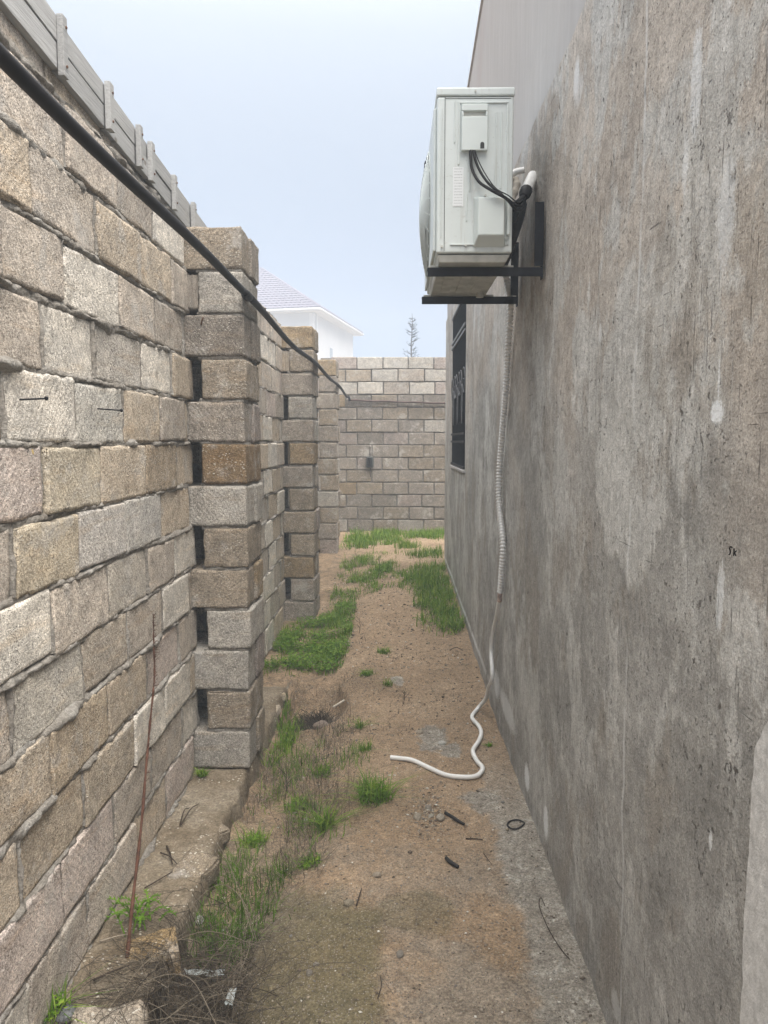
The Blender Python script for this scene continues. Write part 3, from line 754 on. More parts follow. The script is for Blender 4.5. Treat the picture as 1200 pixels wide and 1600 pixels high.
house = thing('house', 'cement rendered house on the right with smoother paler wall above a ragged ledge', 'house', (HX+2.5, 3, 0))
def build_house():
    # body behind the render
    def roofz(y): return 4.65 - .142*(y-5.6)
    UY = 2.25                    # unseen near wing added low and flat-roofed so sky light reaches the left wall
    mb = MB()
    v = []
    for y in (UY, HY1):
        v += [(HX+.014, y, STEP-.06), (6.0, y, STEP-.06), (6.0, y, roofz(y)), (HX+.014, y, roofz(y))]
    mb.add(v, [(0,1,2,3), (7,6,5,4), (3,7,4,0), (0,4,5,1), (1,5,6,2), (2,6,7,3)])
    P(mb.obj('upper_wall', MAT['plaster_up'], house), house)
    mb = MB(); t = .03
    v = []
    for y in (UY-.02, HY1+.02):
        v += [(HX+.0, y, roofz(y)+.002), (6.05, y, roofz(y)+.002), (6.05, y, roofz(y)+.02), (HX+.0, y, roofz(y)+.02)]
    mb.add(v, [(0,1,2,3), (7,6,5,4), (3,7,4,0), (0,4,5,1), (1,5,6,2), (2,6,7,3)])
    P(mb.obj('roof_edge', MAT['plaster_up'], house), house)
    mb = MB(); mb.box(HX+.035, 6.0, HY0+.01, UY+.05, STEP-.12, STEP-.05)  # roof slab of the added low wing, out of view
    P(mb.obj('added_low_roof', MAT['plaster_up'], house), house)
    # lower wall: slightly wavy render with the window opening cut in it
    ys = sorted(set([round(float(y), 4) for y in np.arange(HY0, HY1+.001, .05)] + [WY0, WY1]))
    ys = [y for y in ys if not (abs(y-WY0) < .03 and y != WY0) and not (abs(y-WY1) < .03 and y != WY1)]
    zs = sorted(set([round(float(z), 4) for z in np.arange(-.35, STEP-.03, .05)] + [WZ0, WZ1, STEP]))
    zs = [z for z in zs if not (abs(z-WZ0) < .03 and z != WZ0) and not (abs(z-WZ1) < .03 and z != WZ1)]
    mb = MB(); ny = len(ys); V = []; F = []
    for z in zs:
        for y in ys:
            inside = WY0-.001 <= y <= WY1+.001 and WZ0-.001 <= z <= WZ1+.001
            d = 0 if inside or y in (HY0,) else .006*fbm(y*1.3, z*1.3, 3.3, 3) + .0022*fbm(y*7, z*4, 8.1, 3)
            if y > HY1-.02: d = 0
            zz = z
            if z == STEP: zz = z + .010*fbm(y*6, 2.2, 1.1, 3) + .004*fbm(y*25, 5.2, 1.1, 2)
            V.append((HX-d, y, zz))
    for j in range(len(zs)-1):
        for i in range(ny-1):
            if ys[i] >= WY0-.001 and ys[i+1] <= WY1+.001 and zs[j] >= WZ0-.001 and zs[j+1] <= WZ1+.001: continue
            F.append((j*ny+i, (j+1)*ny+i, (j+1)*ny+i+1, j*ny+i+1))
    mb.add(V, F)
    # top lip of the render
    top = (len(zs)-1)*ny; n = len(mb.v)
    mb.add([(HX+.03, V[top+i][1], V[top+i][2]+.002) for i in range(ny)], [])
    mb.f += [(top+i, n+i, n+i+1, top+i+1) for i in range(ny-1)]
    # far gable face and back
    mb.add([(HX, HY1, -.35), (6, HY1, -.35), (6, HY1, STEP), (HX, HY1, STEP)], [(3, 2, 1, 0)])
    mb.add([(6, HY0, -.35), (6, HY1, -.35), (6, HY1, STEP), (6, HY0, STEP), (HX, HY0, -.35), (HX, HY0, STEP)], [(0, 1, 2, 3), (0, 3, 5, 4)])
    # window reveals
    dpt = .12
    mb.add([(HX, WY0, WZ0), (HX, WY1, WZ0), (HX, WY1, WZ1), (HX, WY0, WZ1), (HX+dpt, WY0, WZ0), (HX+dpt, WY1, WZ0), (HX+dpt, WY1, WZ1), (HX+dpt, WY0, WZ1)],
           [(0, 4, 5, 1), (1, 5, 6, 2), (2, 6, 7, 3), (3, 7, 4, 0)])
    P(mb.obj('wall', MAT['plaster'], house, smooth=False), house)
    # patch of pale render at the near end
    mb = MB(); zz = np.arange(-.1, 1.60, .012); L = []; Rr = []
    for z in zz:
        e = 1.224 - .012*sstep(.9, 1.2, z) - .12*sstep(1.12, 1.30, z) + .006*fbm(z*30, 1, 1, 3) + .006*fbm(z*8, 4, 1, 2)
        L.append((HX-.012, .2, z)); Rr.append(e)
    V = []; nn = 6
    for z, e in zip(zz, Rr):
        for i in range(nn):
            yy = .2 + (e-.2)*(i/(nn-2)) if i < nn-1 else e+.004
            V.append((HX-.0135 + .0015*fbm(yy*9, z*9, 1, 2) if i < nn-1 else HX+.004, yy, z))
    mb.add(V, [(j*nn+i, (j+1)*nn+i, (j+1)*nn+i+1, j*nn+i+1) for j in range(len(zz)-1) for i in range(nn-1)])
    P(mb.obj('render_patch', MAT['white_patch'], house, smooth=False, label='rough whitish strip of fresh render at the near end of the house'), house)
    # window
    gl = M('dark_glass', .06, .5); gl.color(gl.ramp(gl.noise(gl.coord(), 2, 2), [(.3, (.010, .011, .013)), (.7, (.02, .022, .026))]))
    win = thing('window', None, None, (HX+.1, (WY0+WY1)/2, (WZ0+WZ1)/2))
    P(win, house)
    def sub(mb, name, mat, **kw):
        return P(mb.obj(name, mat, win, **kw), win)
    m = MB()
    for (a0, a1, b0, b1) in ((WY0, WY0+.05, WZ0, WZ1), (WY1-.05, WY1, WZ0, WZ1), (WY0+.05, WY1-.05, WZ0, WZ0+.05), (WY0+.05, WY1-.05, WZ1-.05, WZ1), ((WY0+WY1)/2-.03, (WY0+WY1)/2+.03, WZ0+.05, WZ1-.05)):
        m.box(HX+.06, HX+.10, a0, a1, b0, b1)
    sub(m, 'frame', MAT['dark_iron'])
    for a0, a1 in ((WY0+.05, (WY0+WY1)/2-.03), ((WY0+WY1)/2+.03, WY1-.05)):
        m = MB(); m.box(HX+.075, HX+.085, a0, a1, WZ0+.05, WZ1-.05); sub(m, 'pane', gl.m)
    m = MB(); m.box(HX-.018, HX+.058, WY0-.02, WY1+.02, WZ0-.03, WZ0-.004); sub(m, 'sill', MAT['plaster_up'], bevel=.004)
    # iron grille in front of the window
    gr = thing('window_grille', None, None, (HX+.01, (WY0+WY1)/2, (WZ0+WZ1)/2)); P(gr, house)
    def subg(mb, name, mat, **kw):
        return P(mb.obj(name, mat, gr, **kw), gr)
    light_iron = simple('worn_grey_iron', (.13, .13, .135), .5, .4, .3, 30)
    for z in (1.40, 1.62, 1.69, 2.55, 2.60, 2.85):
        m = MB(); m.box(HX-.012, HX+.002, WY0+.005, WY1-.005, z-.010, z+.010); subg(m, 'rail', light_iron if z > 2.5 else MAT['dark_iron'])
    nb = 14
    for i in range(nb+1):
        y = WY0+.012 + (WY1-WY0-.024)*i/nb
        m = MB(); m.box(HX+.003, HX+.015, y-.006, y+.006, WZ0+.005, WZ1-.005); subg(m, 'bar', MAT['dark_iron'])
    m = MB()
    for i in range(46):
        z = 1.75 + i*.024
        m.tube([(HX+.017, WY0+.01, z), (HX+.017, WY1-.01, z)], .003, 4)
    for i in range(56):
        y = WY0+.02 + i*.026
        m.tube([(HX+.022, y, 1.72), (HX+.022, y, 2.84)], .003, 4)
    subg(m, 'mesh', MAT['dark_iron'], kind='stuff')
    for c in range(3):
        yc = WY0 + .27 + c*.47
        for sgn in (-1, 1):
            m = MB(); pts = []
            for i in range(40):
                t = i/39; th = t*2.6*math.pi; rr = .14*(1-t*.82)
                pts.append((HX-.006, yc + sgn*(.02+.14-rr*math.cos(th)), 2.12 + rr*math.sin(th)*1.1))
            m.tube(pts, .004, 6)
            m.tube(spline([(HX-.006, yc+sgn*.02, 2.12), (HX-.006, yc+sgn*.05, 1.95), (HX-.006, yc, 1.78)], 6), .004, 6)
            subg(m, 'scroll', light_iron, smooth=True)
build_house()

# two letters in black on the wall
def letters():
    m = MB(); ox, oy, oz = HX-.0135, 1.324, 1.429
    def st(pts): m.tube(spline([(ox, oy - a*1.3, oz+b*.65) for a, b in pts], 5), .0012, 6)
    # wall runs away from the camera: right in the picture is towards the camera (smaller y)
    st([(-.004, .012), (-.008, .014), (-.011, .008), (-.009, .001), (-.010, -.007), (-.013, -.009)])
    st([(.002, .012), (.002, -.008)])
    st([(.009, .007), (.004, .002), (.002, .001)])
    st([(.004, .002), (.008, -.006)])
    P(m.obj('lettering', MAT['black_plastic'], house, True), house)
letters()

# ------------------------------------------------------------------ AIR CONDITIONER
AX0, AX1, AY0, AY1, AZ0, AZ1 = .163, .452, 3.03, 3.87, 2.318, 2.946
def enamel():
    a = M('enamelled_grey_white', .42, .35); c = a.coord()
    col = a.ramp(a.noise(c, 9, 4), [(.3, (.53, .57, .555)), (.7, (.58, .62, .605))])
    drip = a.noise(a.mapping(c, (38, 38, 2.2)), 1.5, 5, .65)
    col = a.mix(a.rng(drip, .56, .70, 0, .28), col, (.36, .34, .29))
    col = a.mix(a.rng(a.noise(c, 60, 4, .7), .60, .68, 0, .3), col, (.33, .31, .27))
    a.color(col); return a.m
MAT['ac'] = enamel()
MAT['ac2'] = simple('enamelled_plastic_cover', (.56, .605, .585), .45, .4, .03, 6)
MAT['ac_base'] = simple('dusty_enamel', (.42, .42, .385), .6, .3, .25, 14)
MAT['slot'] = simple('dark_recess', (.05, .05, .048), .8, .2)
def air_conditioner():
    t = thing('air_conditioner', 'pale grey outdoor air conditioner unit held up on two dark brackets', 'air conditioner', (.3, 3.45, AZ0))
    def part(mb, name, mat, **kw): return P(mb.obj(name, mat, t, **kw), t)
    m = MB(); m.box(AX0, AX1, AY0, AY1, AZ0+.022, AZ1-.032); part(m, 'casing', MAT['ac'], bevel=.008, segs=3)
    m = MB(); m.box(AX0-.003, AX1+.003, AY0-.004, AY1+.004, AZ1-.030, AZ1); part(m, 'lid', MAT['ac'], bevel=.006, segs=3)
    m = MB()
    v = [(AX0+.004, AY0+.01, AZ0+.018), (AX1-.004, AY0+.01, AZ0+.018), (AX1-.004, AY1-.01, AZ0+.018), (AX0+.004, AY1-.01, AZ0+.018),
         (AX0+.012, AY0+.02, AZ0-.010), (AX1-.02, AY0+.02, AZ0-.010), (AX1-.02, AY1-.02, AZ0-.010), (AX0+.012, AY1-.02, AZ0-.010)]
    m.add(v, [(0,1,2,3), (7,6,5,4), (0,4,5,1), (1,5,6,2), (2,6,7,3), (3,7,4,0)])
    b = part(m, 'base_pan', MAT['ac_base'], bevel=.004)
    m = MB()
    for i in range(3): m.box(AX0+.05+i*.07, AX0+.09+i*.07, 3.22, 3.62, AZ0-.016, AZ0-.008)
    m.tube([(.40, 3.66, AZ0-.008), (.40, 3.66, AZ0-.03)], .018, 12)
    P(m.obj('drain_fitting', MAT['ac_base'], b, bevel=0), b)
    # feet resting on the brackets
    for y in (3.15, 3.76):
        m = MB(); m.box(AX0-.022, AX1+.022, y-.022, y+.022, AZ0-.0125, AZ0-.003); part(m, 'foot', MAT['ac_base'], bevel=.002)
    # end panel: seam, stamped frames and ribs
    y = AY0
    def bead(mb, x0, x1, z0, z1, d=.0055, w=.006):
        mb.box(x0, x1, y-d, y+.002, z0, z1)
    m = MB(); m.box(AX0+.0285, AX0+.0305, y-.0015, y+.002, AZ0+.03, AZ1-.035); m.box(AX0+.031, AX1-.012, y-.0012, y+.002, AZ1-.0405, AZ1-.0385)
    part(m, 'panel_seam', MAT['slot'])
    m = MB()
    bead(m, AX0+.015, AX0+.018, AZ0+.08, AZ1-.075)                       # rib on the corner post
    for x in (.383, .402, .425): bead(m, x, x+.006, AZ0+.26 if x < .42 else AZ0+.07, AZ1-.09 if x < .42 else AZ1-.06)
    bead(m, .242, .248, AZ1-.28, AZ1-.055); bead(m, .242, .43, AZ1-.058, AZ1-.052); bead(m, .227, .231, AZ1-.20, AZ1-.05)
    bead(m, .285, .289, AZ0+.25, AZ0+.33); bead(m, .275, .279, AZ0+.14, AZ0+.24)
    bead(m, .215, .438, AZ0+.050, AZ0+.055); bead(m, .432, .437, AZ0+.05, AZ0+.16)
    part(m, 'stamped_ribs', MAT['ac'], bevel=.0012)
    for x, z in ((.306, AZ1-.015), (AX0+.021, AZ0+.045), (.275, AZ0+.048), (.348, AZ0+.233)):
        m = MB(); m.tube([(x, y-.008, z), (x, y+.004, z)], .0042, 10); part(m, 'screw', MAT['ac_base'])
    # upper cover with finger grip; cables leave under it
    m = MB()
    x0, x1, z0, z1 = .254, .352, 2.712, 2.880; d = .020
    zz0, zz1 = z1-.044, z1-.026
    m.box(x0, x1, y-d, y, z0, zz0-.0015); m.box(x0, x1, y-d, y, zz1+.001, z1); m.box(x0, x0+.008, y-d+.001, y, zz0-.001, zz1+.001); m.box(x1-.008, x1, y-d+.001, y, zz0-.001, zz1+.001)
    c = part(m, 'terminal_cover', MAT['ac2'], bevel=.0025)
    m = MB(); m.box(x0+.006, x1-.006, y-.008, y-.004, zz0-.003, zz1+.003); P(m.obj('grip_recess', MAT['ac_base'], c), c)
    m = MB(); m.tube([(x1-.02, y-d-.0012, z0+.022), (x1-.02, y-d+.003, z0+.022)], .0075, 12); m.box(x1-.0275, x1-.0125, y-d-.0010, y-d+.003, z0+.006, z0+.02)
    P(m.obj('screw_hole', MAT['slot'], c), c)
    # valve cover, wedge bottom
    m = MB(); d = .05; x0, x1, z0, z1 = .303, .418, 2.372, 2.545
    v = [(x0, y, z0-.012), (x1+.008, y, z0-.012), (x1+.008, y, z1), (x0, y, z1), (x0+.014, y-d, z0+.022), (x1-.004, y-d, z0+.022), (x1-.004, y-d, z1-.014), (x0+.014, y-d, z1-.014)]
    m.add(v, [(3,2,1,0), (4,5,6,7), (0,1,5,4), (1,2,6,5), (2,3,7,6), (3,0,4,7)])
    part(m, 'valve_cover', MAT['ac2'], bevel=.004, segs=3)
    m = MB(); m.box(x1+.010, x1+.022, y-.022, y, z0+.03, z1-.005); part(m, 'cover_flange', MAT['ac2'], bevel=.003)
    # rating label, too small to read in the photograph: rows of grey print
    a = M('rating_label', .5, .3); c2 = a.pos(); sx_, sy_, sz_ = a.sep(c2)[0:3]
    row = a.math('FRACT', a.math('MULTIPLY', sz_, 95.0)); wd = a.noise(a.mapping(c2, (900, 1, 60)), 1, 2)
    inx = a.math('MULTIPLY', a.rng(sx_, .228, .2285), a.rng(sx_, .260, .2595))
    ink = a.math('MULTIPLY', a.math('MULTIPLY', a.rng(row, .55, .6), a.rng(wd, .46, .5)), inx)
    a.color(a.mix(a.math('MULTIPLY', ink, .6), (.66, .68, .68), (.30, .31, .32)))
    m = MB(); m.box(.224, .264, y-.0016, y+.001, 2.512, 2.657); part(m, 'rating_label', a.m)
    # front with bulging fan grille (faces the passage)
    m = MB(); m.box(AX0-.012, AX0+.001, AY0+.03, AY1-.015, AZ0+.035, AZ1-.06); part(m, 'front_panel', MAT['ac'], bevel=.008, segs=3)
    cy, cz, Rr = 3.53, 2.615, .262
    def bul(r): return AX0-.014 - .034*math.cos(r/Rr*math.pi/2)**.8
    m = MB()
    for i in range(16):
        r = Rr*(i+1)/16
        m.tube([(bul(r), cy+r*math.cos(th), cz+r*math.sin(th)) for th in [2*math.pi*k/48 for k in range(49)]], .0024, 5, cap=False)
    for k in range(24):
        th = 2*math.pi*k/24
        m.tube([(bul(Rr*s/10)+.002, cy+Rr*s/10*math.cos(th+.25*s/10), cz+Rr*s/10*math.sin(th+.25*s/10)) for s in range(1, 11)], .0026, 5)
    gq = part(m, 'fan_grille', MAT['ac2'], smooth=True)
    m = MB(); m.tube([(AX0-.0135, cy, cz), (AX0-.012, cy, cz)], Rr*.98, 48); part(m, 'fan_opening', MAT['slot'])
    m = MB()
    for k in range(3):
        a0 = k*2*math.pi/3; V = []; F = []
        for i in range(7):
            for j in range(5):
                r = .04+.19*i/6; th = a0 + (j/4-.5)*1.1
                V.append((AX0-.030+.012*(j/4), cy+r*math.cos(th), cz+r*math.sin(th)))
        F = [(i*5+j, i*5+j+1, (i+1)*5+j+1, (i+1)*5+j) for i in range(6) for j in range(4)]
        m.add(V, F)
    m.tube([(AX0-.034, cy, cz), (AX0-.015, cy, cz)], .04, 16)
    part(m, 'fan', MAT['black_plastic'], smooth=False)
    # heat exchanger fins at the back
    m = MB()
    m.box(AX1, AX1+.004, AY0+.10, AY1-.03, AZ0+.04, AZ1-.05)
    for i in range(60):
        yy = AY0+.105 + i*.0117; m.box(AX1+.0035, AX1+.010, yy, yy+.003, AZ0+.045, AZ1-.055)
    part(m, 'rear_fins', MAT['slot'])
air_conditioner()

def bracket(y, label):
    t = thing('wall_bracket', label, 'bracket', (HX-.02, y, 2.29), 'brackets under the air conditioner')
    xo = HX-.011
    m = MB(); m.box(.133, xo-.003, y-.020, y-.016, 2.270, 2.305); m.box(.133, xo-.003, y-.0155, y+.022, 2.300, 2.3045)
    P(m.obj('arm', MAT['dark_iron'], t, bevel=.001), t)
    m = MB(); m.box(xo-.004, xo, y-.020, y+.022, 2.262, 2.555); m.box(xo-.036, xo-.0045, y-.0205, y-.0165, 2.309, 2.555)
    P(m.obj('upright', MAT['dark_iron'], t, bevel=.001), t)
    for z in (2.35, 2.50):
        m = MB(); m.tube([(xo-.012, y+.006, z), (xo-.003, y+.006, z)], .008, 6); P(m.obj('bolt', MAT['ac2'], t), t)
bracket(3.135, 'dark steel bracket under the near end of the air conditioner')
bracket(3.75, 'dark steel bracket under the far end of the air conditioner')

def cables():
    t = thing('power_cable', 'black cables looping from the air conditioner cover to the wall', 'cable', (.3, 3.01, 2.71))
    runs = [([(.288, 3.018, 2.722), (.289, 3.008, 2.68), (.294, 2.995, 2.635), (.318, 2.975, 2.585), (.36, 2.962, 2.552), (.415, 2.965, 2.524), (.455, 3.01, 2.514), (.515, 3.20, 2.565), (.548, 3.33, 2.645)], .0058),
            ([(.299, 3.018, 2.722), (.305, 3.008, 2.68), (.322, 2.995, 2.632), (.352, 2.978, 2.582), (.39, 2.965, 2.545), (.43, 2.972, 2.512), (.468, 3.05, 2.505), (.522, 3.22, 2.56), (.551, 3.33, 2.64)], .0052),
            ([(.303, 3.018, 2.722), (.316, 3.004, 2.675), (.343, 2.985, 2.615), (.38, 2.97, 2.56), (.425, 2.97, 2.535), (.48, 3.06, 2.535), (.544, 3.33, 2.64)], .0022)]
    for P0, r in runs:
        m = MB(); m.tube(spline(P0, 10), r, 8); P(m.obj('wire', MAT['black_plastic'], t, True), t)
    m = MB(); m.tube(spline([(.447, 3.05, 2.46), (.475, 3.12, 2.478), (.50, 3.2, 2.515), (.53, 3.3, 2.585)], 8), .003, 6); P(m.obj('wire', MAT['black_plastic'], t, True), t)
    # insulated pipe coming out of the wall, white tape, black end
    t = thing('insulated_pipe', 'white taped pipe stub with black sleeve coming out of the wall behind the air conditioner', 'pipe', (.58, 3.4, 2.7))
    a = Vector((.592, 3.40, 2.745)); b = Vector((.548, 3.30, 2.655)); c = Vector((.528, 3.25, 2.612))
    m = MB(); pts = [a.lerp(b, i/14) for i in range(15)]; m.tube(pts, lambda s: .024 + .0012*math.sin(s*60), 14); P(m.obj('white_wrap', MAT['white_plastic'], t, True), t)
    m = MB(); m.tube([b.lerp(c, i/8) for i in range(9)], lambda s: .026-.010*s*s+.0015*math.sin(s*40), 12); P(m.obj('black_sleeve', MAT['black_plastic'], t, True), t)
    m = MB(); m.tube(spline([c, (.505, 3.22, 2.585), (.49, 3.25, 2.57), (.48, 3.3, 2.56)], 6), .012, 8); P(m.obj('black_tail', MAT['black_plastic'], t, True), t)
    # white elbow and beige copper insulation further back
    bg_ = simple('beige_insulation', (.46, .42, .36), .8, .2, .2, 30)
    t = thing('white_elbow_pipe', 'short white elbow pipe with beige foam behind the air conditioner', 'pipe', (.55, 3.7, 2.85))
    m = MB(); m.tube(spline([(.59, 3.62, 2.845), (.555, 3.62, 2.838), (.535, 3.62, 2.826), (.515, 3.62, 2.812)], 6), .014, 10); P(m.obj('elbow', MAT['white_plastic'], t, True), t)
    m = MB(); m.tube(spline([(.52, 3.63, 2.812), (.548, 3.62, 2.80), (.553, 3.60, 2.77), (.535, 3.58, 2.72), (.52, 3.56, 2.66)], 6), lambda s: .017+.003*math.sin(s*30), 10); P(m.obj('foam_sleeve', bg_, t, True), t)
    # black corrugated sleeve running down behind the unit
    t = MB(); pts = spline([(.545, 3.44, 2.645), (.546, 3.50, 2.60), (.540, 3.58, 2.55), (.527, 3.67, 2.48), (.508, 3.74, 2.42)], 24)
    t.tube(pts, lambda s: (.030 - .014*s)*(1+.07*math.sin(s*230)), 12)
    t.obj('corrugated_sleeve', simple('dark_grey_corrugated', (.05, .052, .055), .55, .3, .2, 12), None, True, label='dark grey corrugated sleeve hanging behind the air conditioner', cat='conduit')
cables()

def drain_hose():
    t = thing('drain_hose', 'white drain hose hanging down the house wall and curling over the soil', 'hose', (.57, 4.1, .8))
    X = HX-.027
    top = [(.50, 3.72, 2.55), (.515, 3.74, 2.46), (.545, 3.78, 2.38), (X, 3.86, 2.28), (X, 3.92, 2.10), (X, 3.97, 1.91), (X, 4.06, 1.73), (X, 4.13, 1.58), (X-.004, 4.16, 1.42), (X-.004, 4.14, 1.28), (X, 4.03, 1.12), (X, 4.01, 1.02), (X, 4.06, .86), (X, 4.08, .812)]
    pts = spline(top, 60); N = len(pts)
    L = sum((pts[i+1]-pts[i]).length for i in range(N-1)); turns = L/.0175
    # resample evenly so the corrugation is even
    m = MB(); acc = [0]
    for i in range(N-1): acc.append(acc[-1]+(pts[i+1]-pts[i]).length)
    K = int(turns*4); ev = []
    j = 0
    for i in range(K+1):
        d = L*i/K
        while j < N-2 and acc[j+1] < d: j += 1
        f = (d-acc[j])/max(1e-9, acc[j+1]-acc[j]); ev.append(pts[j].lerp(pts[j+1], min(1, f)))
    m.tube(ev, lambda s: (.0145 + .0045*math.cos(s*turns*2*math.pi)), 8)
    P(m.obj('corrugated_section', MAT['white_plastic'], t, True), t)
    m = MB(); m.tube([(X, 4.08, .815), (X-.001, 4.082, .80), (X-.002, 4.085, .775), (X-.002, 4.09, .765)], lambda s: .013+.002*math.sin(s*9), 10)
    P(m.obj('tape_joint', simple('faded_tape', (.38, .30, .27), .7, .2, .6, 60), t, True), t)
    def g(x, y, up=.0125): return (x, y, zg(x, y)+up)
    low = [(X-.002, 4.09, .775), (X-.004, 4.17, .67), (X-.008, 4.27, .56), (X-.012, 4.33, .43), (X-.014, 4.25, .30), (X-.02, 4.36, .20), (.550, 4.46, .10), (.508, 4.50, zg(.508, 4.5)+.020), g(.458, 4.36), g(.482, 4.24), g(.487, 4.14), g(.462, 4.03), g(.417, 3.90), g(.425, 3.80), g(.444, 3.71), g(.428, 3.645), g(.395, 3.615), g(.334, 3.605), g(.259, 3.645), g(.187, 3.715), g(.10, 3.79), g(.04, 3.815), g(-.015, 3.825)]
    m = MB(); m.tube(spline(low, 8), .0118, 12, cap=False); P(m.obj('smooth_hose', MAT['white_plastic'], t, True), t)
drain_hose()

# ------------------------------------------------------------------ BEYOND THE WALL: house and young conifer
def far_house():
    a = M('pale_render_far', .85, .2); a.color(a.ramp(a.noise(a.coord(), .6, 4), [(.3, (.50, .505, .51)), (.7, (.57, .57, .57))]))
    wht = simple('white_trim', (.62, .62, .62), .6, .3, .04, 3)
    rf = simple('lilac_grey_tiles', (.15, .13, .17), .6, .3, .12, 4)
    wd = simple('window_glass_far', (.25, .28, .32), .2, .5, .2, 2)
    t = thing('distant_house', 'white house with lilac grey tiled hip roof fading into the fog behind the wall', 'house', (-5, 48, 0))
    ang = math.atan(230/1202); s = Vector((math.sin(ang), math.cos(ang), 0)); l = Vector((-math.cos(ang), math.sin(ang), 0))
    C = Vector((-4.96, 48.0, 0)); D, Wd, E = 10.3, 17.0, 9.5
    def pt(u, v, z): return C + l*u + s*v + Vector((0, 0, z))
    def hexa(mb, u0, u1, v0, v1, z0, z1):
        mb.add([pt(u0,v0,z0), pt(u1,v0,z0), pt(u1,v1,z0), pt(u0,v1,z0), pt(u0,v0,z1), pt(u1,v0,z1), pt(u1,v1,z1), pt(u0,v1,z1)],
               [(0,1,2,3), (7,6,5,4), (4,5,1,0), (5,6,2,1), (6,7,3,2), (7,4,0,3)])
    m = MB(); hexa(m, 0, Wd, 0, D, -.3, E); P(m.obj('wall', a.m, t), t)
    o = .6; m = MB(); hexa(m, -o, Wd+o, -o, D+o, E+.002, E+.2); P(m.obj('eaves', wht, t), t)
    m = MB(); hexa(m, -.02, .22, -.025, -.002, 0, E-.01); P(m.obj('corner_trim', wht, t), t)
    m = MB(); hexa(m, -.045, -.026, -.02, .25, 0, E-.01); P(m.obj('corner_trim', wht, t), t)
    z0, zr = E+.21, E+.21+(D/2+o)*math.tan(R(33))
    h = D/2+o
    A, B_, C_, D_ = pt(-o, -o, z0), pt(Wd+o, -o, z0), pt(Wd+o, D+o, z0), pt(-o, D+o, z0); r0, r1 = pt(h-o, D/2, zr), pt(Wd-h+o, D/2, zr)
    m = MB(); m.add([A, B_, C_, D_, r0, r1], [(1, 0, 4, 5), (3, 2, 5, 4), (0, 3, 4), (2, 1, 5), (0, 1, 2, 3)])
    roof = P(m.obj('roof', rf, t), t)
    # courses of tiles, each course lifted a little over the one below, with tile humps
    m = MB(); nc = 19
    def slope(p00, p01, p10, p11):
        nrm = (Vector(p01)-Vector(p00)).cross(Vector(p10)-Vector(p00)).normalized()
        if nrm.z < 0: nrm = -nrm
        for i in range(nc):
            f0, f1 = i/nc, (i+1.05)/nc; f1 = min(1, f1)
            a0, a1 = p00.lerp(p10, f0), p01.lerp(p11, f0); b0, b1 = p00.lerp(p10, f1), p01.lerp(p11, f1)
            n = max(2, int((a1-a0).length/.3)); V = []; F = []
            for k in range(n*2+1):
                tt = k/(n*2); hump = .035 if k % 2 else 0
                V.append(a0.lerp(a1, tt)+nrm*(.05+hump)); V.append(b0.lerp(b1, tt)+nrm*(.012+hump*.6)); V.append(a0.lerp(a1, tt)+nrm*.002)
            for k in range(n*2):
                F.append((3*k, 3*k+3, 3*k+4, 3*k+1)); F.append((3*k+2, 3*k+5, 3*k+3, 3*k))
            m.add(V, F)
    slope(B_, A, r1, r0); slope(A, D_, r0, r0)
    P(m.obj('roof_tiles', rf, roof, kind='stuff'), roof)
    for q0, q1 in ((A, r0), (r0, r1), (D_, r0)):
        m = MB(); m.tube([q0, q1], .09, 6); P(m.obj('ridge_cap', rf, roof), roof)
    for q0, q1, rr in ((pt(-o-.05, -o-.05, E+.1), pt(-o-.05, D+o, E+.1), .07), (pt(-o-.05, -o-.05, E+.1), pt(Wd+o, -o-.05, E+.1), .07)):
        m = MB(); m.tube([q0, q1], rr, 8); P(m.obj('gutter', wht, t), t)
    m = MB(); m.tube([pt(-.10, .5, 0), pt(-.10, .5, E)], .05, 8); P(m.obj('downpipe', wht, t), t)
    for (v0, v1, za, zb) in ((3.7, 4.5, 5.9, 7.9), (7.9, 8.9, 4.0, 6.3), (7.5, 8.6, 1.0, 3.0)):
        m = MB(); hexa(m, -.02, .05, v0, v1, za, zb); w_ = P(m.obj('window', wht, t), t)
        m = MB(); hexa(m, -.035, -.021, v0+.08, v1-.08, za+.08, zb-.08); P(m.obj('pane', wd, w_), w_)
    for (u0, u1, za, zb) in ((4, 5.6, 5.6, 7.8), (8, 9.6, 5.6, 7.8)):
        m = MB(); hexa(m, u0, u1, -.03, .05, za, zb); w_ = P(m.obj('window', wht, t), t)
        m = MB(); hexa(m, u0+.08, u1-.08, -.045, -.031, za+.08, zb-.08); P(m.obj('pane', wd, w_), w_)
far_house()

